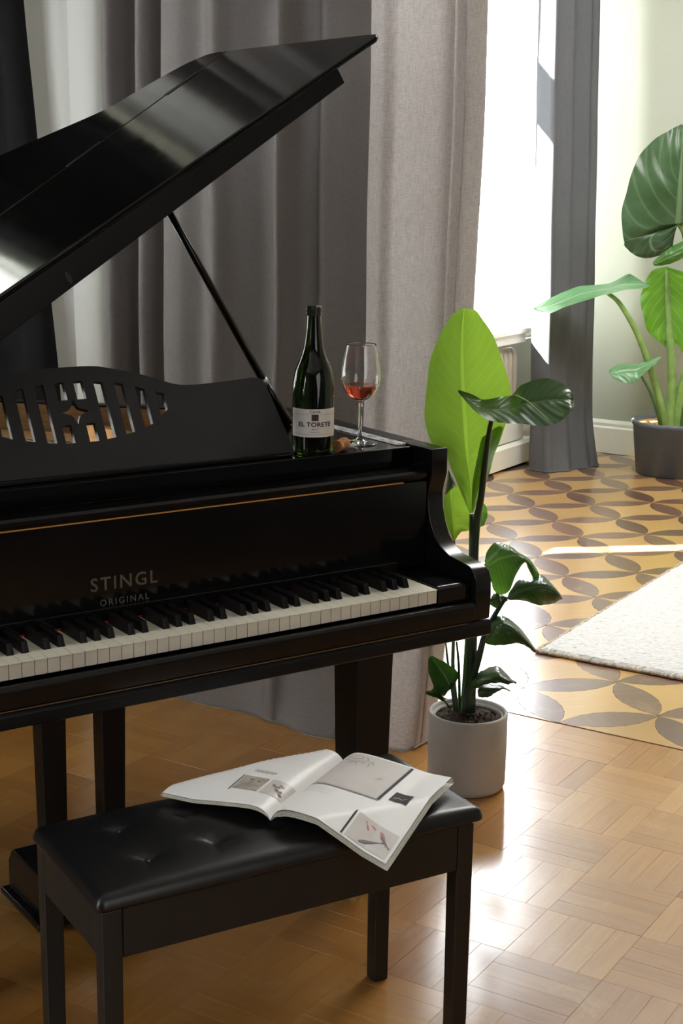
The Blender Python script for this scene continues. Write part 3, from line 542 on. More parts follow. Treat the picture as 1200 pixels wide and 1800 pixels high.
# ------------------------------------------------------------------ parquet: basket-weave planks in front, petals beyond the doorway
hd = Vector((-sin(HEAD), cos(HEAD), 0))
def screen(P):
    d = Vector(P) - cam.matrix_world.translation
    z = d.dot(fw)
    if z < 0.3: return None
    return (600 + 2662 * d.dot(r2) / z, 900 - 2662 * d.dot(u2) / z, z)
MOD = 0.2125; SW = MOD / 4
def slab_mesh(name, outline, mat, h=0.0035, ch=0.00025):
    n = len(outline); m = MB()
    cx = sum(p[0] for p in outline) / n; cy = sum(p[1] for p in outline) / n
    inner = []
    for x, y in outline:
        d = sqrt((x - cx) ** 2 + (y - cy) ** 2) or 1
        k = max(0.0, 1 - ch * 1.4 / d); inner.append((cx + (x - cx) * k, cy + (y - cy) * k))
    v = [(x, y, -h) for x, y in outline] + [(x, y, -ch) for x, y in outline] + [(x, y, 0) for x, y in inner]
    f = [tuple(range(2 * n, 3 * n))]
    for r in (0, 1): f += [(r * n + i, r * n + (i + 1) % n, (r + 1) * n + (i + 1) % n, (r + 1) * n + i) for i in range(n)]
    m.add(v, f)
    return m.mesh(name, mat, recalc=False)
g = 0.00022
py_me = slab_mesh('plank', [(-SW / 2 + g, -MOD / 2 + g), (SW / 2 - g, -MOD / 2 + g), (SW / 2 - g, MOD / 2 - g), (-SW / 2 + g, MOD / 2 - g)], 'plank_y')
px_me = slab_mesh('plank', [(-MOD / 2 + g, -SW / 2 + g), (MOD / 2 - g, -SW / 2 + g), (MOD / 2 - g, SW / 2 - g), (-MOD / 2 + g, SW / 2 - g)], 'plank_x')
planks = []
X0, Y0 = -0.986, 2.587
for i in range(-13, 11):
    for j in range(-9, 6):
        cx, cy = X0 + (i + 0.5) * MOD, Y0 + (j + 0.5) * MOD
        for k in range(4):
            o = (k - 1.5) * SW
            yd = (i + j) % 2 == 1
            p = (cx + o, cy) if yd else (cx, cy + o)
            if p[0] < WX + 0.03: continue
            s_ = screen((p[0], p[1], 0))
            inside = s_ is not None and -40 < s_[0] < 1240 and 600 < s_[1] < 1850
            planks.append((0 if inside else 1, s_[2] if s_ else 9, p, yd))
planks.sort(key=lambda a: (a[0], a[1]))
def place_piece(name, me, p, rz=0.0):
    o = bpy.data.objects.new(name, me); COL.objects.link(o); o.parent = floor
    o.location = (p[0], p[1], random.uniform(-0.0003, 0.0002))
    o.rotation_euler = (random.uniform(-1, 1) * 0.0011, random.uniform(-1, 1) * 0.0011, rz + random.uniform(-1, 1) * 0.002)
def join_pieces(name, items, mat):
    m = MB()
    for me, p, rz in items:
        c, s_ = cos(rz), sin(rz); dz = random.uniform(-0.0003, 0.0002)
        m.add([(p[0] + v.co.x * c - v.co.y * s_, p[1] + v.co.x * s_ + v.co.y * c, v.co.z + dz) for v in me.vertices], [tuple(q.vertices) for q in me.polygons])
    o = m.build(name, mat, floor, recalc=False); stuff(o); return o
for a, d, p, yd in planks[:300]: place_piece('plank', py_me if yd else px_me, p)
join_pieces('distant_planks', [(py_me, p, 0) for a, d, p, yd in planks[300:] if yd], 'plank_y')
join_pieces('distant_planks', [(px_me, p, 0) for a, d, p, yd in planks[300:] if not yd], 'plank_x')
# petals of overlapping circles: length PL along the diagonals
PS = 0.2195; PL = PS * sqrt(2)
def lens(n=8, w=0.192, L=PL - 0.004):
    # arc of half-length L/2 and half-width w*L
    hw = w * L; R = ((L / 2) ** 2 + hw ** 2) / (2 * hw); a0 = math.asin(L / 2 / R)
    pts = []
    for s_ in (1, -1):
        for i in range(n):
            t = -a0 + 2 * a0 * i / n
            pts.append((s_ * R * sin(t) * 1.0, s_ * (R * cos(t) - (R - hw))))
    return pts[::-1]
pet_me = slab_mesh('petal', lens(), 'petal', h=0.0034)
hw = 0.192 * PL
def star(n=7):
    L = PL - 0.004; R = ((L / 2) ** 2 + hw ** 2) / (2 * hw); a0 = math.asin(L / 2 / R); pts = []
    c = PL / 2
    for k in range(4):
        a = k * pi / 2
        for i in range(n):
            t = -a0 + 2 * a0 * i / n
            x, y = R * sin(t), c - (R * cos(t) - (R - hw)) - 0.0007
            x *= 0.998
            pts.append((x * cos(a) + y * sin(a), -x * sin(a) + y * cos(a)))
    # order is clockwise per side: rebuild by angle
    pts.sort(key=lambda q: atan2(q[1], q[0]))
    return pts
star_me = slab_mesh('field_tile', star(), 'field', h=0.0034)
half_me = slab_mesh('field_tile', sorted([q for q in [((x - y) * 0.70711, (x + y) * 0.70711) for x, y in star()] if q[1] > -0.004] , key=lambda q: atan2(q[1] + 0.01, q[0])), 'field', h=0.0034)
pets = []; stars = []
for i in range(-12, 18):
    for j in range(-1, 20):
        vx, vy = -1.43 + i * PS, 4.09 + j * PS
        if vy > BY - 0.02 or vx > 1.5 or vx < WX: continue
        s_ = screen((vx, vy, 0)); vis = s_ is not None and -60 < s_[0] < 1260 and s_[1] > 760
        if (i + j) % 2 == 0:
            for dx in (1, -1):
                p = (vx + dx * PS / 2, vy + PS / 2)
                if p[1] < BY - 0.1 and p[0] > WX + 0.1: pets.append((0 if vis else 1, s_[2], p, dx * pi / 4))
        else:
            if vy > 3.9: stars.append((0 if vis else 1, s_[2], (vx, vy), pi / 4))
            elif vx < 0.5: place_piece('field_tile', half_me, (vx, vy))
pets.sort(key=lambda a: a[:2]); stars.sort(key=lambda a: a[:2])
for a, d, p, r in pets[:290]: place_piece('petal', pet_me, p, r)
join_pieces('distant_petals', [(pet_me, p, r) for a, d, p, r in pets[290:]], 'petal')
for a, d, p, r in stars[:290]: place_piece('field_tile', star_me, p, r)
join_pieces('distant_field_tiles', [(star_me, p, r) for a, d, p, r in stars[290:]], 'field')

# ------------------------------------------------------------------ window bay furniture: sill board, lower panel, plinth, radiator
t = thing('radiator_cover', 'cream painted sill board and plinth boxing in the radiator below the bright window', 'radiator cover', (0, 0, 0))
b_ = MB(); b_.box(WX + 0.001, -3.46, 6.3, 7.46, 0.725, 0.752); b_.box(WX + 0.001, -3.475, 6.3, 7.45, 0.675, 0.7245); b_.build('sill_board', 'paint', t, bevel=0.004)
MB().box(WX + 0.001, -3.49, 6.3, 7.5, 0.142, 0.265).build('lower_panel', 'paint', t, bevel=0.004)
MB().prism([(0.001, 0.012), (0.13, 0.012), (0.13, 0.118), (0.117, 0.136), (0.001, 0.136)], lambda a, b: (WX + a, 6.3, b), lambda a, b: (WX + a, 7.605, b)).build('plinth', 'paint', t)
MB().box(WX + 0.001, -3.53, 6.35, 7.5, 0.0, 0.011).build('foot', 'gap', t)
t = thing('radiator', 'ribbed grey radiator half hidden under the sill board behind the tall leaf', 'radiator', (0, 0, 0))
for k in range(18):
    y = 6.46 + k * 0.056
    m = MB(); m.tube(smoothpath([(-3.57, y, 0.29), (-3.53, y, 0.30), (-3.522, y, 0.45), (-3.53, y, 0.61), (-3.57, y, 0.62)], 14), 0.021, 10)
    m.build('column', 'radiator', t, smooth=True)
MB().tube([(-3.572, 6.38, 0.61), (-3.572, 7.42, 0.61)], 0.016).tube([(-3.572, 6.38, 0.30), (-3.572, 7.42, 0.30)], 0.016).build('header_pipe', 'radiator', t, smooth=True)

# ------------------------------------------------------------------ curtains
def curtain(name, label, mat, st, z0=0.0006, z1=TOP - 0.01, nx=120, nz=46, flare=None, slant=None, edge=None):
    rows = []
    for iz in range(nz):
        w = iz / (nz - 1); z = z0 + (z1 - z0) * w ** 1.6
        r = []
        for ix in range(nx):
            t_ = ix / (nx - 1)
            x, y = cat1(st, t_)
            wob = 0.006 * sin(9 * z + 4 * x) * (0.4 + 0.6 * exp(-z))
            dx = slant(z, t_) if slant else 0
            dy, dz = flare(z, t_, x, y) if flare else (0, 0)
            r.append((x + dx, y + wob + dy, max(z + dz, 0.0006)))
        rows.append(r)
    m = MB().grid(rows)
    o = m.build(name, mat, smooth=True, recalc=False)
    tag(o, label, 'curtain')
    hem = MB()
    hem.tube([(p[0], p[1], p[2] + 0.004) for p in rows[0]], 0.004, 6)
    hem.build('hem', mat, o, smooth=True)
    return o
# inner grey drape (shade put into its dark grey, deep folds) between the front room and the far room
LST = [(-3.02, 3.52), (-2.985, 3.47), (-2.955, 3.475), (-2.93, 3.55), (-2.905, 3.555), (-2.87, 3.48), (-2.835, 3.50), (-2.815, 3.585), (-2.79, 3.56), (-2.77, 3.47), (-2.70, 3.445), (-2.63, 3.47),
       (-2.575, 3.445), (-2.53, 3.49), (-2.46, 3.535), (-2.40, 3.515), (-2.365, 3.44), (-2.34, 3.44), (-2.325, 3.51), (-2.29, 3.535), (-2.255, 3.505), (-2.22, 3.53), (-2.15, 3.60), (-2.09, 3.63), (-2.04, 3.62)]
def fl_left(z, t_, x, y):
    k = max(0.0, 1 - z / 0.75) ** 1.3
    return (k * 0.85 * (3.40 - 0.05 * exp(-((x + 2.17) / 0.12) ** 2) - y) if x < -2.12 else k * 0.5 * (3.47 - y), 0)
curtain('curtain', 'grey drape with deep folds, coloured darker for shade, hanging behind the open piano lid and bottle', 'grey_curtain', LST, nx=200, flare=fl_left)
RST = [(-2.095, 3.50), (-2.09, 3.475), (-2.075, 3.462), (-2.04, 3.452), (-2.005, 3.462), (-1.96, 3.448), (-1.90, 3.452), (-1.866, 3.462), (-1.852, 3.49), (-1.846, 3.475), (-1.838, 3.462), (-1.831, 3.468), (-1.827, 3.50), (-1.822, 3.488), (-1.814, 3.485), (-1.806, 3.50), (-1.803, 3.56), (-1.82, 3.60)]
def fl_right(z, t_, x, y):
    k = max(0.0, 1 - z / 0.16) ** 1.5
    return (-0.03 * k * sin(pi * min(1, t_ * 1.6)), 0)
curtain('curtain', 'grey drape edge, coloured lighter for backlight, between the wine glass and the bright window', 'grey_curtain_lit', RST, nx=160, flare=fl_right,
        slant=lambda z, t_: -0.10 * t_ * max(0.0, min(1.0, (1.9 - z) / 1.9)) ** 2)
WST = [(-3.40, 3.60), (-3.33, 3.585), (-3.28, 3.56), (-3.22, 3.548), (-3.175, 3.555), (-3.165, 3.53), (-3.11, 3.512), (-3.06, 3.52), (-3.03, 3.55), (-2.99, 3.565), (-2.95, 3.60), (-2.90, 3.63)]
curtain('curtain', 'plain white curtain at upper left showing above and below the piano lid', 'white_curtain', WST, nx=90)
BST = [(-3.555, 3.06), (-3.52, 3.10), (-3.555, 3.16), (-3.52, 3.22), (-3.55, 3.28), (-3.53, 3.36), (-3.50, 3.41), (-3.45, 3.435), (-3.40, 3.455), (-3.34, 3.43), (-3.305, 3.45), (-3.295, 3.49)]
curtain('curtain', 'black curtain at the left edge of the picture beside the white one', 'black_curtain', BST, nx=110, slant=lambda z, t_: (2.0 - z) * 0.085 * max(0.0, t_ * 2 - 1))
# slate curtain right of the bright window
SST = [(-3.425, 7.40), (-3.42, 7.365), (-3.39, 7.35), (-3.35, 7.345), (-3.325, 7.34), (-3.305, 7.35), (-3.302, 7.38), (-3.29, 7.42), (-3.262, 7.46), (-3.268, 7.52), (-3.25, 7.58), (-3.232, 7.62), (-3.24, 7.67), (-3.225, 7.71), (-3.25, 7.77), (-3.30, 7.80)]
def fl_s(z, t_, x, y):
    k = max(0.0, 1 - z / 0.22) ** 2
    return (-0.05 * k * t_, 0)
curtain('curtain', 'slate grey curtain right of the bright window beside the elephant ear plant', 'dark_curtain', SST, nx=150, flare=fl_s,
        slant=lambda z, t_: 0.07 * t_ * max(0.0, 1 - z / 0.3) ** 2 + (0.022 + 0.012 * t_) * (1.5 - z))
# pale cloth added to block direct sun at the unseen front-room window (its glow reflects in the lid)
rows = [[(WX - 0.02, W1[0] + 0.02 + (W1[1] - W1[0] - 0.04) * i / 20, W1[2] + 0.02 + (W1[3] - W1[2] - 0.04) * j / 12) for i in range(21)] for j in range(13)]
tag(MB().grid(rows).build('window_blind', 'white_curtain', recalc=False), 'unseen white cloth added over the front room window to block sun', 'blind')

# ------------------------------------------------------------------ rug
rx0, rx1, ry0, ry1 = -1.985, -0.3, 4.435, 7.0
nxr, nyr = 170, 250
rows = []
for j in range(nyr):
    r = []
    for i in range(nxr):
        x = rx0 + (rx1 - rx0) * i / (nxr - 1); y = ry0 + (ry1 - ry0) * j / (nyr - 1)
        e = min(i, nxr - 1 - i, j, nyr - 1 - j)
        z = 0.018 + random.uniform(-0.0016, 0.0016) if e > 1 else (0.012 + random.uniform(-0.003, 0.003) if e == 1 else 0.002)
        jx = random.uniform(-1, 1) * 0.004; jy = random.uniform(-1, 1) * 0.004
        r.append((x + jx, y + jy, z))
    rows.append(r)
rug = MB().grid(rows).build('rug', 'rug', smooth=False, recalc=False)
tag(rug, 'white short pile rug on the parquet at the right edge', 'rug')
ed = MB()
ed.tube([(rx0 + (rx1 - rx0) * i / 200, ry0 + random.uniform(-0.003, 0.003), 0.007 + random.uniform(-0.001, 0.001)) for i in range(201)], 0.006, 6)
ed.tube([(rx0 + random.uniform(-0.003, 0.003), ry0 + (ry1 - ry0) * i / 250, 0.007 + random.uniform(-0.001, 0.001)) for i in range(251)], 0.006, 6)
ed.build('bound_edge', 'rug_edge', rug)

# ------------------------------------------------------------------ grand piano
PA = radians(65.96)
piano = thing('grand_piano', 'black grand piano with raised lid, ivory keys and carved music desk', 'piano', (-1.3988, 2.6262, 0), PA)
UC, UL, UR = -0.611, -1.347, 0.125
def outline(off=0.0):
    base = [(UR, 0.14), (UR, 0.50), (UR, 0.74), (0.11, 0.81), (0.06, 0.87), (-0.03, 0.90), (-0.11, 0.94), (-0.20, 1.02), (-0.30, 1.12), (-0.42, 1.24), (-0.56, 1.36), (-0.74, 1.46), (-0.95, 1.52), (-1.15, 1.52), (-1.28, 1.48), (UL, 1.40), (UL, 1.2), (UL, 0.14)]
    pts = smoothpath(base[2:16], 50); pts = [(UR, 0.26)] + pts + [(UL, 0.26)]
    if not off: return pts
    res = []
    for i, p in enumerate(pts):
        a = pts[max(i - 1, 0)]; b2 = pts[min(i + 1, len(pts) - 1)]
        d = Vector((b2[0] - a[0], b2[1] - a[1])).normalized()
        res.append((p[0] - d.y * off, p[1] + d.x * off))
    return res
OUT, INN = outline(), outline(0.04)
m = MB(); n_ = len(OUT)
for i in range(n_ - 1):
    (a, b), (c, d) = OUT[i], OUT[i + 1]; (e, f), (g_, h) = INN[i], INN[i + 1]
    m.add([(a, b, 0.655), (c, d, 0.655), (c, d, 0.985), (a, b, 0.985), (e, f, 0.655), (g_, h, 0.655), (g_, h, 0.985), (e, f, 0.985)],
          [(0, 1, 2, 3), (5, 4, 7, 6), (3, 2, 6, 7), (1, 0, 4, 5)])
m.add([(OUT[0][0], OUT[0][1], 0.655), (OUT[0][0], OUT[0][1], 0.985), (INN[0][0], INN[0][1], 0.985), (INN[0][0], INN[0][1], 0.655)], [(0, 1, 2, 3)])
m.build('rim', 'satin', piano, merge=0.0004)
INS = outline(0.042); IN2 = outline(0.0402); IN3 = outline(0.0435)
m = MB()
for i in range(1, n_ - 2):
    (a, b), (c, d) = IN2[i], IN2[i + 1]; (e, f), (g_, h) = IN3[i], IN3[i + 1]
    m.add([(a, b, 0.82), (c, d, 0.82), (c, d, 0.981), (a, b, 0.981), (e, f, 0.82), (g_, h, 0.82), (g_, h, 0.981), (e, f, 0.981)], [(5, 4, 7, 6), (3, 2, 6, 7), (1, 0, 4, 5)])
m.build('inner_rim', 'veneer', piano, merge=0.0003)
def plate_at(name, pts, z0, z1, mat, par):
    return MB().prism(pts, lambda a, b: (a, b, z0), lambda a, b: (a, b, z1)).build(name, mat, par)
body_in = [(q[0], max(q[1], 0.32)) for q in INS]
plate_at('soundboard', body_in, 0.80, 0.812, 'spruce', piano)
plate_at('bottom_board', body_in, 0.657, 0.675, 'satin', piano)
# iron plate: perimeter ring, web and struts
pl = MB(); I2 = outline(0.16)
pl_o = [(q[0], max(q[1], 0.36)) for q in outline(0.047)]
for i in range(1, n_ - 2):
    (a, b), (c, d) = pl_o[i], pl_o[i + 1]; (e, f), (g_, h) = I2[i], I2[i + 1]
    pl.add([(a, b, 0.90), (c, d, 0.90), (c, d, 0.915), (a, b, 0.915), (e, f, 0.90), (g_, h, 0.90), (g_, h, 0.915), (e, f, 0.915)],
           [(0, 1, 2, 3), (5, 4, 7, 6), (3, 2, 6, 7), (1, 0, 4, 5)])
pl.box(UL + 0.045, UR - 0.045, 0.36, 0.52, 0.90, 0.915)
for u_, v_ in ((-0.98, 1.44), (-0.62, 1.27), (-0.30, 1.02)):
    pl.prism([(u_ - 0.012, v_), (u_ + 0.012, v_), (u_ + 0.10, 0.52), (u_ + 0.076, 0.52)], lambda a, b: (a, b, 0.905), lambda a, b: (a, b, 0.945))
pl.build('iron_plate', 'plate', piano)
sg = MB()
for k in range(90):
    u_ = UL + 0.10 + k * 0.0135
    v1 = 0.55 + 0.86 * max(0.06, min(1.0, ((-u_ - 0.02) / 0.9))) ** 0.9
    sg.tube([(u_, 0.50, 0.93), (u_ - 0.06, min(v1, 1.38), 0.928)], 0.0009, 4, cap=False)
stuff(sg.build('strings', 'steel', piano))
pn = MB()
for k in range(88):
    for r_ in range(2):
        x = UL + 0.10 + k * 0.0138; y = 0.40 + r_ * 0.045 + (k % 2) * 0.015
        pn.box(x - 0.003, x + 0.003, y - 0.003, y + 0.003, 0.915, 0.945)
stuff(pn.build('tuning_pins', 'steel', piano))
# arms (cheeks)
ARM = [(0.26, 0.985), (0.139, 0.985), (0.138, 0.93), (0.146, 0.906), (0.151, 0.887), (0.148, 0.856), (0.139, 0.827), (0.123, 0.799), (0.102, 0.781), (0.073, 0.769), (0.036, 0.765), (0.006, 0.761), (-0.012, 0.751), (-0.0195, 0.731), (-0.021, 0.69), (-0.018, 0.65), (0.26, 0.65)]
for a, b in ((0.085, UR), (UL, UL + 0.04)):
    MB().prism(ARM, lambda v, z: (a, v, z), lambda v, z: (b, v, z)).build('arm', 'lacquer', piano, bevel=0.002, angle=50)
# key bed and slip
KB = [(-0.026, 0.618), (-0.026, 0.640), (-0.020, 0.6485), (0.32, 0.6485), (0.32, 0.615), (-0.02, 0.615)]
MB().prism(KB, lambda v, z: (UL, v, z), lambda v, z: (UR, v, z)).build('key_bed', 'satin', piano, bevel=0.002)
MB().box(UL + 0.04, 0.085, 0.26, 0.32, 0.649, 0.90).build('inner_frame', 'satin', piano)
MB().prism([(-0.0235, 0.651), (-0.0235, 0.684), (-0.018, 0.691), (-0.004, 0.691), (-0.004, 0.651)], lambda v, z: (-1.305, v, z), lambda v, z: (0.083, v, z)).build('key_slip', 'lacquer', piano, bevel=0.002)
MB().box(-1.30, 0.06, -0.0265, -0.0235, 0.6492, 0.6505).build('inlay_line', 'dull_line', piano)
for a, b in ((0.002, 0.083), (-1.305, -1.2265)):
    MB().prism([(-0.003, 0.692), (-0.003, 0.724), (0.004, 0.730), (0.15, 0.730), (0.15, 0.692)], lambda v, z: (a, v, z), lambda v, z: (b, v, z)).build('key_block', 'lacquer', piano, bevel=0.002)
# fallboard and name rail
MB().box(-1.304, 0.083, 0.152, 0.166, 0.733, 0.916).build('fallboard', 'fallboard', piano, bevel=0.002)
MB().box(-1.226, 0.001, 0.1375, 0.1515, 0.7275, 0.752).build('felt_rail', 'fallboard', piano, bevel=0.002)
MB().box(-1.28, 0.02, 0.1505, 0.1535, 0.9162, 0.9185).build('inlay_line', 'gold_line', piano)
MB().prism([(0.149, 0.9255), (0.149, 0.933), (0.154, 0.938), (0.2115, 0.938), (0.2115, 0.9187), (0.154, 0.9187)], lambda v, z: (-1.304, v, z), lambda v, z: (0.083, v, z)).build('name_rail', 'lacquer', piano)
MB().box(-1.226, 0.001, 0.1335, 0.1515, 0.7252, 0.7268).build('felt_strip', 'felt', piano)
for body, size, z, sp, mt in (('STINGL', 0.036, 0.794, 1.22, 'gilt'), ('ORIGINAL', 0.0175, 0.7585, 1.35, 'gilt')):
    me = text_mesh(body, size, spacing=sp)
    for v in me.vertices: v.co = Vector((-0.625 + v.co.x, 0.1515, z + v.co.y))
    me.materials.clear(); me.materials.append(M[mt])
    link('lettering', me, piano)
# shelves either side of the desk
MB().box(-1.304, 0.083, 0.212, 0.31, 0.9385, 0.980).build('front_shelf', 'lid_lacquer', piano, bevel=0.003)
MB().box(-0.20, 0.083, 0.31, 0.66, 0.952, 0.980).build('side_shelf', 'lid_lacquer', piano)
MB().box(-1.304, -1.06, 0.31, 0.66, 0.952, 0.980).build('side_shelf', 'lid_lacquer', piano)
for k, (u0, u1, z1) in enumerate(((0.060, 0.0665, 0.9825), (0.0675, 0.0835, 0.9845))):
    MB().box(u0, u1, 0.232, 0.66, 0.9802, z1).build('worn_glare_strip', 'worn_glare', piano, bevel=0.001)['label'] = 'scuffed strip along the inside of the rim with glare painted pale'  # scratched strip whose pale colour also stands for glare on the shelf
# keys
blackpair = {1: 0.0018, 2: -0.0022, 3: -0.0052, 5: -0.0012, 6: -0.0050}   # white key index from the right (mod 7) -> the black key on its left, offset from the joint
KW = 0.0235
for i in range(52):
    ur = -i * KW - 0.0005; ul = -(i + 1) * KW + 0.0005
    nl, nr = ul, ur
    if (i % 7) in blackpair and i < 51: nl = -(i + 1) * KW + blackpair[i % 7] + 0.0070
    if ((i - 1) % 7) in blackpair and i > 0: nr = -i * KW + blackpair[(i - 1) % 7] - 0.0070
    m = MB()
    m.prism([(ul, -0.001), (ur, -0.001), (ur, 0.0425), (nr, 0.0425), (nr, 0.150), (nl, 0.150), (nl, 0.0425), (ul, 0.0425)], lambda a, b: (a, b, 0.7225), lambda a, b: (a, b, 0.725))
    m.prism([(ul, 0.0008), (ur, 0.0008), (ur, 0.042), (nr, 0.042), (nr, 0.150), (nl, 0.150), (nl, 0.042), (ul, 0.042)], lambda a, b: (a, b, 0.696), lambda a, b: (a, b, 0.7226))
    m.build('white_key', 'ivory', piano, bevel=0.0005, segs=1)
for i in range(51):
    if (i % 7) not in blackpair: continue
    c = -(i + 1) * KW + blackpair[i % 7]
    w0, w1 = 0.0062, 0.0052
    v = [(c - w0, 0.0435, 0.7105), (c + w0, 0.0435, 0.7105), (c + w0, 0.1325, 0.7105), (c - w0, 0.1325, 0.7105),
         (c - w0, 0.0435, 0.7265), (c + w0, 0.0435, 0.7265), (c + w0, 0.1325, 0.7265), (c - w0, 0.1325, 0.7265),
         (c - w1, 0.0505, 0.7445), (c + w1, 0.0505, 0.7445), (c + w1, 0.1325, 0.7445), (c - w1, 0.1325, 0.7445)]
    MB().add(v, [(3, 2, 1, 0), (0, 1, 5, 4), (1, 2, 6, 5), (2, 3, 7, 6), (3, 0, 4, 7), (4, 5, 9, 8), (5, 6, 10, 9), (6, 7, 11, 10), (7, 4, 8, 11), (8, 9, 10, 11)]).build('black_key', 'ebony', piano, bevel=0.0007, segs=1)
# music desk with fretwork, leaning 30 degrees
uc = -0.645
R_ = [(0.0, 0.229), (0.06, 0.2275), (0.10, 0.219), (0.155, 0.203), (0.193, 0.188), (0.225, 0.176), (0.26, 0.1715), (0.33, 0.1735), (0.405, 0.178), (0.424, 0.174), (0.432, 0.160), (0.455, 0.010), (0.452, 0.0)]
R_ = smoothpath(R_[:9], 28) + R_[9:]
desk_out = [(x, y) for x, y in R_] + [(-x, y) for x, y in reversed(R_[1:])]
def slot(x, w, t0, t1, s0=0.0, s1=0.0):
    return [(x - w, t0 - s0), (x + w, t0 + s0), (x + w, t1 + s1), (x - w, t1 - s1)]
holes = []
for s_ in (1, -1):
    holes.append(slot(s_ * 0.0195, 0.0095, 0.158, 0.197)); holes.append(slot(s_ * 0.0245, 0.0095, 0.066, 0.105))
    holes.append(slot(s_ * 0.061, 0.0095, 0.0695, 0.193, s_ * 0.001, -s_ * 0.002))
    holes.append(slot(s_ * 0.103, 0.0095, 0.077, 0.187, s_ * 0.0015, -s_ * 0.003))
    holes.append(slot(s_ * 0.146, 0.0095, 0.089, 0.174, s_ * 0.004, -s_ * 0.004))
    holes.append(slot(s_ * 0.186, 0.009, 0.115, 0.160, s_ * 0.006, -s_ * 0.003))
st_ = []
for k in range(4):
    a = k * pi / 2
    st_.append((0.028 * cos(a), 0.132 + 0.027 * sin(a))); st_.append((0.0115 * cos(a + pi / 4), 0.132 + 0.0115 * sin(a + pi / 4)))
holes.append(st_)
me = curve_plate([desk_out] + holes, 0.011)
la = radians(30)
for v in me.vertices:
    x, y, w = v.co.x, v.co.y, v.co.z
    v.co = Vector((uc + x, 0.2515 + y * 0.955 * sin(la) - w * cos(la), 0.9838 + y * 0.955 * cos(la) + w * sin(la)))
me.materials.clear(); me.materials.append(M['desk'])
md = link('music_desk', me, piano)
MB().box(uc - 0.41, uc + 0.41, 0.237, 0.2445, 0.9805, 0.990).build('ledge', 'satin', md, bevel=0.002)
for u_ in (uc - 0.30, uc + 0.30):
    MB().tube([(u_, 0.345, 1.118), (u_, 0.44, 0.93)], 0.006, 8).build('strut', 'satin', md)
# lid: hinge on the bass side, opened 31 degrees
LU, LZ, TH = -1.38, 1.02, radians(31.16)
def lidp(a, v, n=0.0): return (LU + a * cos(TH) - n * sin(TH), v, LZ + a * sin(TH) + n * cos(TH))
def hv(a): return 0.62 + (a - 0.84) * 0.16
T_ = 0.011
NL = 26
def lid_piece(name, poly_top):
    m = MB(); m.prism(poly_top, lambda a, v: lidp(a, v, 0), lambda a, v: lidp(a, v, -T_))
    return m.build(name, 'lid_lacquer', piano, bevel=0.003, angle=60)
flap = lid_piece('lid_flap', [(0.0, 0.138), (1.515, 0.138), (1.53, 0.15), (1.532, 0.19), (1.532, hv(1.532) - 0.0015), (0.0, hv(0) - 0.0015)])
tail = [(1.532, hv(1.532) + 0.0015), (1.531, 0.77), (1.522, 0.81), (1.495, 0.843), (1.45, 0.868), (1.36, 0.893), (1.28, 0.915), (1.19, 1.005), (1.08, 1.12), (0.95, 1.25), (0.80, 1.37), (0.62, 1.47), (0.42, 1.535), (0.20, 1.545), (0.06, 1.50), (0.0, 1.42)]
ts = smoothpath(tail[1:], 60)
lid_piece('lid', [(0.0, hv(0) + 0.0015), tail[0]] + ts)
lip = MB()
lip.prism([(0.0, -T_), (1.412, -T_), (1.413, -0.041), (0.57, -0.068), (0.0, -0.074)], lambda a, n: lidp(a, 0.139, n), lambda a, n: lidp(a, 0.157, n))
lip.build('lip', 'satin', flap, bevel=0.002)
hs = MB()
for a in (0.12, 0.45, 0.78, 1.08, 1.38):
    hs.prism([(a - 0.05, hv(a - 0.05) - 0.008), (a + 0.05, hv(a + 0.05) - 0.008), (a + 0.05, hv(a + 0.05) + 0.008), (a - 0.05, hv(a - 0.05) + 0.008)], lambda q, v: lidp(q, v, 0.0002), lambda q, v: lidp(q, v, 0.0012))
hs.build('hinge_leaf', 'satin', flap)
kh = MB(); a0 = 0.735
kh.prism([(a0 + 0.0042 * cos(t), -0.044 + 0.0115 * sin(t)) for t in [2 * pi * k / 14 for k in range(14)]], lambda a, n: lidp(a, 0.1386, n), lambda a, n: lidp(a, 0.1375, n))
kh.build('keyhole', 'keyhole', flap)['label'] = 'small bronze keyhole plate on the lid edge'
MB().prism([(a0 - 0.0018, -0.053), (a0 + 0.0018, -0.053), (a0 + 0.0018, -0.042), (a0 + 0.0035, -0.038), (a0, -0.0345), (a0 - 0.0035, -0.038), (a0 - 0.0018, -0.042)], lambda a, n: lidp(a, 0.1374, n), lambda a, n: lidp(a, 0.1371, n)).build('keyhole_slot', 'ink', flap)
# lid prop
p0 = Vector((0.021, 0.59, 0.965)); pm = Vector((-0.071, 0.57, 1.090)); pt = Vector((-0.31, 0.55, 1.456))
d_ = (pt - pm).normalized(); ptop = pt + d_ * 0.085
pr = MB(); pr.tube([pm, pm + (ptop - pm) * 0.5, ptop], [0.0095, 0.0085, 0.0075], 10)
prop = pr.build('lid_prop', 'lacquer', piano, smooth=True)
MB().tube([p0, p0 + (pm - p0) * 0.25, p0 + (pm - p0) * 0.55, pm - (pm - p0) * 0.05], [0.013, 0.0125, 0.0095, 0.0085], 10).build('lower_rod', 'lacquer', prop, smooth=True)
MB().tube([pm - d_ * 0.012, pm + d_ * 0.004], 0.0105, 10).build('collar', 'steel', prop, smooth=True)
MB().box(0.005, 0.045, 0.575, 0.61, 0.9802, 0.9835).build('prop_plate', 'brass', prop)['label'] = 'pale metal foot plate of the prop'
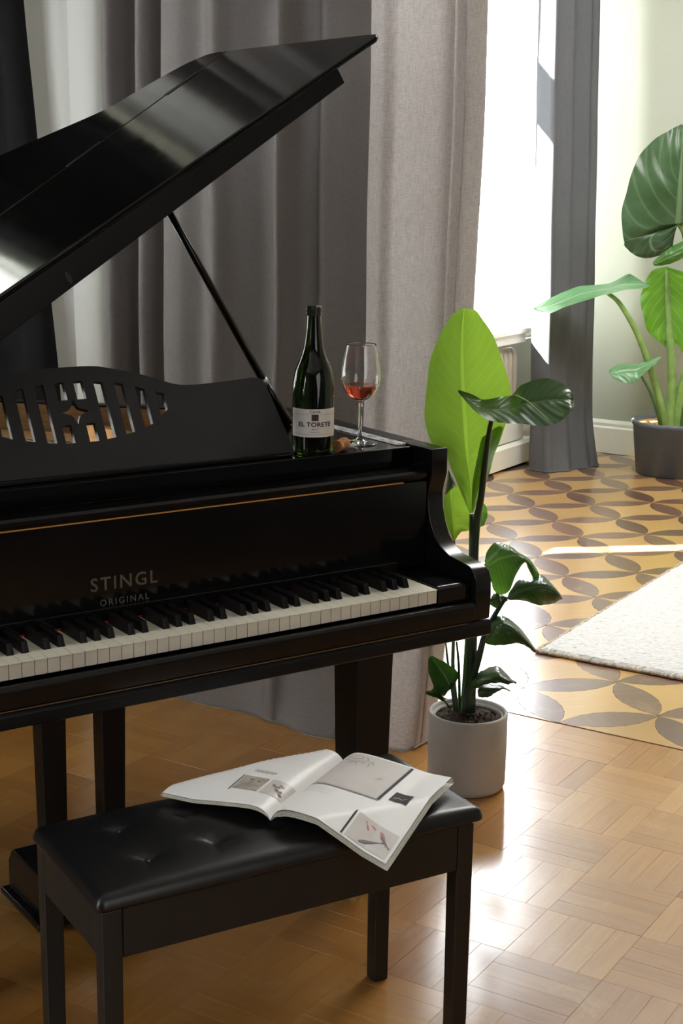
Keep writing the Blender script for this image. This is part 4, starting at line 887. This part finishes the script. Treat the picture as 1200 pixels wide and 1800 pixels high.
# legs
def leg(u_, v_, h=0.0475):
    m = MB(); m.frustum((u_, v_, 0.055), (h * 0.80, h * 0.80), (u_, v_, 0.6145), (h, h))
    o = m.build('leg', 'satin', piano, bevel=0.003)
    MB().lathe([(0.0, 0.0), (0.022, 0.0), (0.026, 0.02), (0.026, 0.04), (0.016, 0.054), (0.0, 0.054)], 20, (u_, v_, 0.0)).build('caster', 'brass', o, smooth=True)
leg(-0.040, 0.20); leg(-1.18, 0.20)
m = MB(); m.frustum((-0.90, 1.25, 0.055), (0.04, 0.04), (-0.90, 1.25, 0.656), (0.05, 0.05)); o = m.build('leg', 'satin', piano, bevel=0.003)
MB().lathe([(0.0, 0.0), (0.022, 0.0), (0.026, 0.02), (0.026, 0.04), (0.016, 0.054), (0.0, 0.054)], 20, (-0.90, 1.25, 0.0)).build('caster', 'brass', o, smooth=True)
# pedal lyre
LC = -0.604
for s_ in (-1, 1):
    MB().frustum((LC + s_ * 0.066, 0.42, 0.13), (0.024, 0.022), (LC + s_ * 0.068, 0.42, 0.6145), (0.030, 0.024)).build('lyre_post', 'satin', piano, bevel=0.003)
MB().prism([(0.36, 0.035), (0.36, 0.10), (0.375, 0.13), (0.52, 0.13), (0.54, 0.10), (0.54, 0.035)], lambda v, z: (LC - 0.12, v, z), lambda v, z: (LC + 0.12, v, z)).build('pedal_box', 'lacquer', piano, bevel=0.004)
MB().box(LC - 0.135, LC + 0.135, 0.345, 0.555, 0.018, 0.0345).build('pedal_box_moulding', 'lacquer', piano, bevel=0.004)
for s_ in (-1, 1):
    MB().box(LC + s_ * 0.045 - 0.013, LC + s_ * 0.045 + 0.013, 0.24, 0.36, 0.05, 0.058).build('pedal', 'brass', piano, bevel=0.003)
MB().box(LC - 0.10, LC + 0.10, 0.40, 0.50, 0.0, 0.0178).build('lyre_foot', 'satin', piano)

def pw(u_, v_, z):   # piano local to world
    return (piano.location.x + u_ * cos(PA) - v_ * sin(PA), piano.location.y + u_ * sin(PA) + v_ * cos(PA), z)

# ------------------------------------------------------------------ bottle, glass and cork on the piano
bx, by, bz = pw(-0.138, 0.258, 0.9803)
bang = atan2(-by, -bx) + 0.10
bot = thing('bottle', 'green sparkling wine bottle with white label standing on the piano', 'bottle', (bx, by, bz), bang)
bot.scale = (1, 1, 0.977)
BP = [(0.0, 0.008), (0.020, 0.006), (0.034, 0.001), (0.040, 0.001), (0.0433, 0.005), (0.0437, 0.012), (0.0437, 0.128), (0.0433, 0.145), (0.0415, 0.160), (0.0380, 0.176), (0.0325, 0.190), (0.0270, 0.203), (0.0222, 0.218), (0.0190, 0.235), (0.0165, 0.252), (0.0148, 0.272), (0.0140, 0.291), (0.0140, 0.300), (0.0, 0.300)]
sp_ = [BP[0], BP[1], BP[2], BP[3], BP[4], BP[5]] + smoothpath(BP[6:18], 44) + [BP[18]]
MB().lathe(sp_, 56).build('glass_body', 'bottle', bot, smooth=True)
fo = MB(); fp = [(0.0143, 0.2895), (0.0152, 0.2905), (0.0168, 0.2935), (0.0150, 0.2955), (0.0165, 0.2985), (0.0163, 0.303), (0.0150, 0.3080), (0.0125, 0.3105), (0.0, 0.3110)]
k0 = len(fo.v); fo.lathe(fp, 40)
fo.v = [((x * (1 + 0.05 * sin(9 * atan2(y, x)) * (0.5 + 0.5 * sin(z * 900)))), (y * (1 + 0.05 * sin(9 * atan2(y, x)))), z) for x, y, z in fo.v]
fo.build('foil_cap', 'foil', bot, smooth=True)
R0 = 0.0440
lab = MB()
rows = [[(R0 * cos(t), R0 * sin(t), z) for t in [radians(-76 + 152 * i / 40) for i in range(41)]] for z in (0.039, 0.06, 0.08, 0.0985)]
label = lab.grid(rows, uv=False).build('label', 'label', bot, smooth=True, recalc=False)
def on_bottle(me, z, lift=0.0004, dx=0.0):
    for v in me.vertices:
        a = (v.co.x + dx) / R0
        v.co = Vector(((R0 + lift) * cos(a), (R0 + lift) * sin(a), z + v.co.y))
    return me
def bottle_text(body, size, z, mat, sp=1.0, wide=1.0, bold=0.012):
    me = text_mesh(body, size, spacing=sp, bold=bold)
    for v in me.vertices: v.co.x *= wide
    me = on_bottle(me, z); me.materials.clear(); me.materials.append(M[mat])
    link('lettering', me, label)
bottle_text('CAVA', 0.0082, 0.0925, 'ink', 1.05)
bottle_text('EL TORETE', 0.0132, 0.0655, 'ink', 1.03, 1.10, 0.03)
bottle_text('BRUT', 0.0052, 0.0555, 'grey_ink', 1.1)
def bottle_patch(name, a0, a1, z0, z1, mat, lift=0.0003):
    n = max(2, int(abs(a1 - a0) / 0.08))
    MB().grid([[((R0 + lift) * cos(a0 + (a1 - a0) * i / n), (R0 + lift) * sin(a0 + (a1 - a0) * i / n), z) for i in range(n + 1)] for z in (z0, z1)], uv=False).build(name, mat, label, recalc=False)
bottle_patch('emblem', -0.165, 0.165, 0.0735, 0.0875, 'brown_ink')
bottle_patch('rule', -1.15, -0.25, 0.0868, 0.0873, 'grey_ink'); bottle_patch('rule', 0.25, 1.15, 0.0868, 0.0873, 'grey_ink')
for k in range(9): bottle_patch('rule', -0.22 + k * 0.05, -0.185 + k * 0.05, 0.0492, 0.0502, 'grey_ink')
bottle_patch('rule', -1.2, 0.75, 0.0448, 0.0453, 'grey_ink')

gx, gy, gz = pw(0.006, 0.294, 0.9803)
gl = thing('wine_glass', 'stemmed glass of rose wine standing right of the cork on the piano', 'wine glass', (gx, gy, gz))
outer = smoothpath([(0.0045, 0.092), (0.012, 0.0945), (0.026, 0.103), (0.0375, 0.118), (0.0428, 0.138), (0.0428, 0.155), (0.0400, 0.178), (0.0355, 0.200), (0.0325, 0.2135)], 30)
inner = [(max(r - 0.0011, 0.0), z + (0.0016 if r < 0.02 else 0.0004)) for r, z in outer]
prof = [(0.0, 0.0), (0.030, 0.0), (0.0385, 0.0006), (0.0390, 0.0016), (0.036, 0.0027), (0.022, 0.0048), (0.010, 0.0085), (0.0055, 0.0135), (0.0040, 0.022), (0.0037, 0.050), (0.0038, 0.080)] + outer + [(0.0320, 0.2142)] + inner[::-1] + [(0.0, inner[0][1] - 0.0002)]
MB().lathe(prof, 56).build('glass_bowl', 'clear', gl, smooth=True)
LV = 0.127
wp = [(0.0, inner[0][1] + 0.0003)] + [(max(r - 0.0004, 0.0005), z + 0.0003) for r, z in inner if z < LV - 0.001]
wp += [(wp[-1][0] + 0.0008, LV), (0.0, LV)]
MB().lathe(wp, 56).build('wine', 'wine', gl, smooth=False)

ck = thing('cork', 'champagne cork lying on its side between bottle and glass', 'cork', (0, 0, 0))
lat = Vector((cos(HEAD), sin(HEAD), 0)); dep = Vector((-sin(HEAD), cos(HEAD), 0))
ax_ = (-lat * 0.40 - dep * 0.90).normalized()
cc = Vector(pw(-0.080, 0.238, 0.9803 + 0.0132))
def along(pr, seg=28):
    m = MB(); m.lathe(pr, seg); q = Vector((0, 0, 1)).rotation_difference(ax_)
    m.v = [tuple(cc + q @ Vector(v) + Vector((0, 0, 0.0007))) for v in m.v]; return m
along([(0.0, -0.024), (0.010, -0.0235), (0.0125, -0.019), (0.0132, -0.012), (0.0118, -0.006), (0.0104, -0.002), (0.0108, 0.006), (0.0122, 0.015), (0.0126, 0.0235), (0.0122, 0.0242)]).build('cork_body', 'cork', ck, smooth=True)
along([(0.0122, 0.0242), (0.0, 0.0243)]).build('cork_end', 'cork_end', ck)

# ------------------------------------------------------------------ bench
BA = radians(62.389)
bench = thing('piano_bench', 'black piano bench with tufted leather seat in front of the keyboard', 'bench', (-1.426, 1.609, 0), BA)
BL, BW = 0.7247, 0.3076
def tuft(s, t):
    d = 0.0
    for cs in (0.12, 0.241, 0.362, 0.484, 0.605):
        for ct in (0.088, 0.212):
            dx, dy = s - cs, t - ct; r = sqrt(dx * dx + dy * dy)
            d += 0.011 * exp(-(r / 0.016) ** 1.2)
            if r < 0.06:
                an = atan2(dy, dx)
                d += 0.0035 * max(0, 1 - r / 0.055) * (max(0, cos(an * 2 + 0.9)) ** 6 + max(0, cos(an * 3 - 0.4)) ** 8)
    return d
nx, ny = 150, 66
rows = []
def sup(s, t):
    return s, t
for j in range(ny):
    r = []
    for i in range(nx):
        s = BL * i / (nx - 1); t = BW * j / (ny - 1)
        es = min(s, BL - s); et = min(t, BW - t); e = min(es, et)
        # plan rounding of the four corners
        cs = max(0, 0.013 - es); ct = max(0, 0.013 - et)
        if cs > 0 and ct > 0:
            k = max(cs, ct) / sqrt(cs * cs + ct * ct)
            sx = (0.013 - cs * k) if s < BL / 2 else BL - (0.013 - cs * k); ty = (0.013 - ct * k) if t < BW / 2 else BW - (0.013 - ct * k)
        else: sx, ty = s, t
        crown = 0.013 * (1 - (2 * s / BL - 1) ** 4) * (1 - (2 * t / BW - 1) ** 4)
        rim_ = 0.016 * (1 - sqrt(max(0, 1 - (1 - min(1, e / 0.018)) ** 2)))
        z = 0.4625 + crown - rim_ - tuft(s, t) * min(1, e / 0.04)
        r.append((sx, ty, z))
    rows.append(r)
cu = MB().grid(rows, uv=False)
ring = [j * nx for j in range(0)]
idx = lambda j, i: j * nx + i
loop = [idx(0, i) for i in range(nx)] + [idx(j, nx - 1) for j in range(1, ny)] + [idx(ny - 1, i) for i in range(nx - 2, -1, -1)] + [idx(j, 0) for j in range(ny - 2, 0, -1)]
def ringv(dz, sc_):
    k = len(cu.v)
    for q in loop:
        x, y, z = cu.v[q]; cu.v.append((BL / 2 + (x - BL / 2) * (1 + sc_ / BL), BW / 2 + (y - BW / 2) * (1 + sc_ / BW), dz))
    return [k + i for i in range(len(loop))]
r1 = ringv(0.441, 0.0); r2_ = ringv(0.4365, -0.006)
for a, b in ((loop, r1), (r1, r2_)):
    for i in range(len(loop)): cu.f.append((a[i], a[(i + 1) % len(loop)], b[(i + 1) % len(loop)], b[i]))
cu.f.append(tuple(r2_))
cush = cu.build('seat_cushion', 'leather', bench, smooth=True)
for cs in (0.12, 0.241, 0.362, 0.484, 0.605):
    for ct in (0.088, 0.212):
        MB().lathe([(0.0, 0.004), (0.004, 0.003), (0.006, 0.0), (0.006, -0.004)], 12, (cs, ct, 0.4605)).build('tuft_button', 'leather', cush, smooth=True)
LG = 0.017
lx, ly = (0.026, 0.688), (0.022, 0.288)
for s in lx:
    for t_ in ly:
        m = MB(); m.frustum((s, t_, 0.0), (LG * 0.92, LG * 0.92), (s, t_, 0.4364), (LG, LG)); m.build('leg', 'bench_wood', bench, bevel=0.003)
z0, z1 = 0.352, 0.4364
MB().box(lx[0] + LG, lx[1] - LG, ly[0] - 0.016, ly[0] + 0.004, z0, z1).build('apron', 'bench_wood', bench, bevel=0.002)
MB().box(lx[0] + LG, lx[1] - LG, ly[1] - 0.004, ly[1] + 0.016, z0, z1).build('apron', 'bench_wood', bench, bevel=0.002)
for s, e in ((lx[0], -1), (lx[1], 1)):
    MB().box(s + min(0.016 * e, -0.004 * e), s + max(0.016 * e, -0.004 * e), ly[0] + LG, ly[1] - LG, z0, z1).build('apron', 'bench_wood', bench, bevel=0.002)

# ------------------------------------------------------------------ open magazine
e_ = Vector((0.829, 0.559)).normalized(); s0 = Vector((0.345, 0.092))
def bw(s, t, z=0):
    return (bench.location.x + s * cos(BA) - t * sin(BA), bench.location.y + s * sin(BA) + t * cos(BA), z)
ox, oy, _ = bw(s0.x, s0.y)
MAGR = BA + atan2(e_.y, e_.x)
mag = thing('magazine', 'open magazine with koi and ink drawing photos lying on the bench', 'magazine', (ox, oy, 0), MAGR)
PH, PWD = 0.288, 0.213
def magz(a, w):
    t_ = s0.y + a * e_.y - w * e_.x
    d = abs(w)
    if w >= 0: z = 0.489 + 0.024 * (1 - exp(-d / 0.014)) * (1 - 0.75 * min(1, d / 0.17) ** 1.3) - 0.004 * exp(-d / 0.01)
    else: z = 0.488 + 0.020 * (1 - exp(-d / 0.014)) * (1 - 0.85 * min(1, d / 0.15) ** 1.1) - 0.004 * exp(-d / 0.01) + 0.010 * sin(pi * min(1, a / PH)) * min(1, d / 0.1)
    if t_ < 0.02: z -= (0.02 - t_) * 0.42
    if t_ > 0.285: z -= (t_ - 0.285) ** 2 * 6.0 + (t_ - 0.285) * 0.5
    return z
def magp(a, w, lift=0.0): return (a, -w, magz(a, w) + lift)
def page_block(name, side, thk, inset=0.0):
    n, k = 26, 34
    top = [[magp(PH * i / n, side * PWD * j / k) for j in range(k + 1)] for i in range(n + 1)]
    m = MB().grid(top, uv=False); W_ = k + 1
    base = len(m.v)
    for i in range(n + 1):
        for j in range(k + 1):
            x, y, z = top[i][j]; f = min(1, j / 3)
            m.v.append((x, y - side * 0.0035 * (j / k) * 1.0, z - thk * (0.35 + 0.65 * f)))
    for i in range(n):
        for j in range(k):
            q = base + i * W_ + j; m.f.append((q, q + W_, q + W_ + 1, q + 1))
    pg = m.build(name, 'page', mag, smooth=True)
    edge = MB()
    # leaves showing along the near edge, far edge and fore edge
    for l in range(5):
        dz = -thk * (l + 1) / 6.0 - 0.0004; dw = 0.0007 * (l % 2) + 0.0006
        pts = [(-dw, -side * PWD * j / k, magz(0, side * PWD * j / k) + dz * min(1, 0.35 + j / 4.0)) for j in range(1, k + 1)]
        edge.tube(pts, 0.0005, 4)
        pts = [(PH * i / n, -side * (PWD + dw + 0.0035 * (l + 1) / 5), magz(PH * i / n, side * PWD) + dz) for i in range(n + 1)]
        edge.tube(pts, 0.0005, 4)
    edge.build('page_edges', 'page_edge', pg)
    return pg
rp = page_block('right_pages', 1, 0.012); lp_ = page_block('left_pages', -1, 0.007)
def patch_on(name, par, a0, a1, w0, w1, mat, lift=0.0006, n=14, shear=0.0):
    rows = [[magp(a0 + (a1 - a0) * i / n, w0 + (w1 - w0) * j / n, lift) for j in range(n + 1)] for i in range(n + 1)]
    return MB().grid(rows, uv=False).build(name, mat, par, recalc=False)
def line_on(name, par, pts, wd, mat, lift=0.0009):
    m = MB()
    pts = smoothpath(pts, max(len(pts) * 5, 8))
    for (a, b), (c, d) in zip(pts[:-1], pts[1:]):
        dx, dy = c - a, d - b; l = sqrt(dx * dx + dy * dy) or 1; nx_, ny_ = -dy / l * wd, dx / l * wd
        k = len(m.v); m.v += [magp(a + nx_, b + ny_, lift), magp(c + nx_, d + ny_, lift), magp(c - nx_, d - ny_, lift), magp(a - nx_, b - ny_, lift)]; m.f.append((k, k + 1, k + 2, k + 3))
    return m
patch_on('large_picture', rp, 0.128, 0.282, 0.010, 0.140, 'photo_grey')
patch_on('picture_mat', rp, 0.133, 0.279, 0.014, 0.134, 'photo_pale', 0.0009)
patch_on('black_bar', rp, 0.128, 0.282, 0.1375, 0.1425, 'ink', 0.0011)
patch_on('grey_bar', rp, 0.125, 0.1285, 0.004, 0.142, 'grey_ink', 0.0011)
patch_on('black_picture', rp, 0.140, 0.176, 0.155, 0.188, 'ink', 0.0009)
m = line_on('', rp, [(0.150, 0.160), (0.156, 0.168), (0.152, 0.174), (0.160, 0.182)], 0.0006, 'page', 0.0012); m.build('printed_drawing', 'photo_pale', rp, recalc=False)
patch_on('koi_photo', rp, 0.006, 0.068, 0.135, 0.208, 'photo_pale')
patch_on('caption_bar', rp, 0.004, 0.070, 0.128, 0.131, 'ink', 0.0009)
def blob(par, name, c, L, W, ang, mat, lift=0.0010, tail=True):
    m = MB(); pts = []
    for k in range(12):
        t = 2 * pi * k / 12; x, y = L * cos(t), W * sin(t) * (0.6 + 0.4 * cos(t)); pts.append((x, y))
    ca, sa = cos(ang), sin(ang)
    tr = lambda x, y: magp(c[0] + x * ca - y * sa, c[1] + x * sa + y * ca, lift)
    m.add([tr(*q) for q in pts], [tuple(range(12))])
    if tail: m.add([tr(-L * 0.9, 0), tr(-L * 1.5, W * 0.8), tr(-L * 1.35, 0), tr(-L * 1.5, -W * 0.8)], [(0, 1, 2, 3)])
    return m.build(name, mat, par, recalc=False)
blob(rp, 'printed_fish', (0.022, 0.173), 0.019, 0.0055, -2.2, 'grey_ink')
blob(rp, 'printed_fish', (0.046, 0.188), 0.013, 0.0045, -0.7, 'print_red')
blob(rp, 'printed_fish', (0.040, 0.192), 0.012, 0.0035, -0.9, 'grey_ink', 0.0012)
blob(rp, 'printed_fish', (0.049, 0.158), 0.008, 0.0022, 2.6, 'print_red')
blob(rp, 'printed_fish', (0.056, 0.166), 0.006, 0.0018, 1.9, 'print_red', tail=False)
# brush drawing in the large picture
m = MB()
for pts in ([(0.265, 0.02), (0.255, 0.035), (0.262, 0.05), (0.272, 0.045)], [(0.25, 0.022), (0.243, 0.04), (0.25, 0.055), (0.24, 0.06)], [(0.235, 0.03), (0.24, 0.045), (0.23, 0.05)], [(0.27, 0.055), (0.26, 0.062), (0.25, 0.058)], [(0.246, 0.068), (0.24, 0.072), (0.235, 0.07)], [(0.26, 0.07), (0.255, 0.075)], [(0.268, 0.03), (0.274, 0.04)], [(0.255, 0.065), (0.248, 0.08)]):
    q = line_on('', rp, pts, 0.0006, 'grey_ink', 0.0013); m.add(q.v, q.f)
for a_, w_ in ((0.205, 0.105), (0.20, 0.108), (0.197, 0.103)):
    q = line_on('', rp, [(a_, w_), (a_ + 0.002, w_ + 0.009)], 0.0005, 'grey_ink', 0.0013); m.add(q.v, q.f)
m.build('printed_drawing', 'grey_ink', rp, recalc=False)
patch_on('interior_photo', lp_, 0.052, 0.104, -0.104, -0.056, 'photo_tan'); patch_on('flower_photo', lp_, 0.050, 0.106, -0.050, -0.006, 'photo_pale')
patch_on('caption_bar', lp_, 0.046, 0.106, -0.1085, -0.1065, 'ink', 0.0009)
m = MB()
for pts, wd in (([(0.088, -0.04), (0.08, -0.033), (0.084, -0.025)], 0.0028), ([(0.075, -0.03), (0.068, -0.022), (0.072, -0.016)], 0.003), ([(0.064, -0.018), (0.058, -0.012)], 0.003), ([(0.092, -0.03), (0.086, -0.02)], 0.0016), ([(0.09, -0.088), (0.09, -0.08)], 0.003), ([(0.085, -0.072), (0.088, -0.066)], 0.0025)):
    q = line_on('', lp_, pts, wd, 'ink', 0.0011); m.add(q.v, q.f)
m.build('printed_drawing', 'grey_ink', lp_, recalc=False)
m = MB()   # heading and text lines, too small to read
for k in range(9):
    q = line_on('', lp_, [(0.124, -0.098 + k * 0.0048), (0.133, -0.0965 + k * 0.0048)], 0.0007, 'grey_ink', 0.0011); m.add(q.v, q.f)
    q = line_on('', lp_, [(0.124 if k % 2 else 0.132, -0.098 + k * 0.0048), (0.124 if k % 2 else 0.132, -0.095 + k * 0.0048)], 0.0006, 'grey_ink', 0.0011); m.add(q.v, q.f)
m.build('heading', 'grey_ink', lp_, recalc=False)
m = MB()
for k in range(6):
    q = line_on('', rp, [(0.115 - k * 0.005, 0.012), (0.115 - k * 0.005, 0.05 + 0.01 * (k % 3))], 0.0003, 'grey_ink', 0.0011); m.add(q.v, q.f)
m.build('text_lines', 'photo_grey', rp, recalc=False)

# ------------------------------------------------------------------ plants
def pot(root, c, prof, mat, soilz, soilr, soilmat, lip=None):
    m = MB().lathe(prof, 64); m.build('pot', mat, root, smooth=True)
    rows = []
    s_ = MB(); n1, n2 = 14, 40
    k = len(s_.v); s_.v.append((0, 0, soilz))
    for i in range(1, n1 + 1):
        for j in range(n2):
            r = soilr * i / n1; t = 2 * pi * j / n2
            s_.v.append((r * cos(t), r * sin(t), soilz + (random.uniform(-0.006, 0.006) if i < n1 else 0)))
    for j in range(n2): s_.f.append((0, 1 + j, 1 + (j + 1) % n2))
    for i in range(n1 - 1):
        for j in range(n2): s_.f.append((1 + i * n2 + j, 1 + (i + 1) * n2 + j, 1 + (i + 1) * n2 + (j + 1) % n2, 1 + i * n2 + (j + 1) % n2))
    stuff(s_.build('soil', soilmat, root))

def grid_leaf(root, c, name, key, mat, nr=44, nc=17, wav=0.0, par=None, rough_edge=0.0):
    P = LEAF[key]; rows = []
    for i in range(nr):
        t = i / (nr - 1)
        ctrl = [cat1([tuple(r[j]) for r in P], t) for j in range(3)]
        a, b, d = ctrl
        row = []
        for j in range(nc):
            x = j / (nc - 1)
            # quadratic through the three control points
            l0 = 2 * (x - 0.5) * (x - 1); l1 = -4 * x * (x - 1); l2 = 2 * x * (x - 0.5)
            p = [l0 * a[k] + l1 * b[k] + l2 * d[k] for k in range(3)]
            cr = abs(x - 0.5) * 2
            dd = wav * cr * sin(t * 21 + (3 if x > 0.5 else 0)) + 0.5 * wav * sin(t * 47 - cr * 9) * cr
            crease = -0.004 * exp(-(cr / 0.12) ** 2)
            p = [p[0] + hd.x * (dd - crease) - c[0], p[1] + hd.y * (dd - crease) - c[1], p[2] + rough_edge * cr * cr * sin(t * 33) - c[2]]
            row.append(tuple(p))
        rows.append(row)
    return MB().grid(rows).build(name, mat, par or root, smooth=True, recalc=False)

def stem(root, c, key, r0, r1, mat, name='stem', par=None, seg=10):
    pts = smoothpath([tuple(q) for q in LEAF[key]], 26)
    pts = [(x - c[0], y - c[1], z - c[2]) for x, y, z in pts]
    return MB().tube(pts, [r0 + (r1 - r0) * i / 25 for i in range(26)], seg).build(name, mat, par or root, smooth=True)

C1 = (-1.664, 3.312, 0.0)
pl1 = thing('bird_of_paradise', 'tall broad leaved plant in a pale concrete pot beside the piano', 'potted plant', C1)
pot(pl1, C1, [(0.0, 0.0), (0.088, 0.0), (0.096, 0.004), (0.1005, 0.016), (0.1015, 0.10), (0.1015, 0.200), (0.0995, 0.2035), (0.0945, 0.2035), (0.092, 0.200), (0.091, 0.186), (0.089, 0.186), (0.0885, 0.1945), (0.086, 0.1945), (0.085, 0.18), (0.084, 0.15), (0.0, 0.15)], 'concrete', 0.188, 0.0845, 'soil')
s1 = stem(pl1, C1, 'S1', 0.006, 0.013, 'stem')
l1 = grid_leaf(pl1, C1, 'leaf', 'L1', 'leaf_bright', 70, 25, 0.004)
grid_leaf(pl1, C1, 'folded_edge', 'L1f', 'leaf_bright', 30, 11, 0.002, par=l1)
stem(pl1, C1, 'S2', 0.0055, 0.014, 'stem_dark')
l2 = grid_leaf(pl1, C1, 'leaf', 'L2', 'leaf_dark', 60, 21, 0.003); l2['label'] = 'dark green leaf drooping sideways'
stem(pl1, C1, 'S2m', 0.0022, 0.0012, 'stem_lime', 'midrib', l2, 6)
s3 = stem(pl1, C1, 'S3', 0.0045, 0.012, 'stem_dark'); stem(pl1, C1, 'S3b', 0.0022, 0.004, 'stem', 'stalk', s3, 8)
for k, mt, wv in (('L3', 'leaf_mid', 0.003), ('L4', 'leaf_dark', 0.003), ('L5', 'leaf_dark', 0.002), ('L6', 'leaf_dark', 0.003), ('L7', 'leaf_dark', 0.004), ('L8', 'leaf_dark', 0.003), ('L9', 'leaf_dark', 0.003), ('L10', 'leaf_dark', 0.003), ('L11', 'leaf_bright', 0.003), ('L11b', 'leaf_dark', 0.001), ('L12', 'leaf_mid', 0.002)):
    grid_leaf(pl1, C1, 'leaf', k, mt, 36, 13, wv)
stem(pl1, C1, 'S11', 0.003, 0.0055, 'stem'); stem(pl1, C1, 'S9', 0.002, 0.004, 'stem_dark'); stem(pl1, C1, 'S10', 0.0022, 0.0042, 'stem_dark')

C2 = (-2.725, 7.715, 0.0)
pl2 = thing('elephant_ear', 'elephant ear plant with huge leaves in a dark grey pot by the far wall', 'potted plant', C2)
pot(pl2, C2, [(0.0, 0.0), (0.168, 0.0), (0.176, 0.006), (0.205, 0.262), (0.211, 0.266), (0.212, 0.283), (0.206, 0.288), (0.196, 0.286), (0.192, 0.26), (0.19, 0.22), (0.0, 0.22)], 'grey_pot', 0.268, 0.1915, 'bark')
for k, mt, wv in (('A1', 'leaf_alo', 0.012), ('A1b', 'leaf_alo', 0.006), ('A2', 'leaf_mid', 0.008), ('A3', 'leaf_lime', 0.014), ('A4', 'leaf_pale', 0.006), ('A5', 'leaf_pale', 0.006)):
    grid_leaf(pl2, C2, 'leaf', k, mt, 60, 27, wv)
for k, a, b, mt in (('T4', 0.010, 0.024, 'stem_lime'), ('T5', 0.006, 0.012, 'stem'), ('T3', 0.012, 0.030, 'stem_lime'), ('T1', 0.013, 0.042, 'stem_lime'), ('T2', 0.012, 0.032, 'stem')):
    stem(pl2, C2, k, a, b, mt)
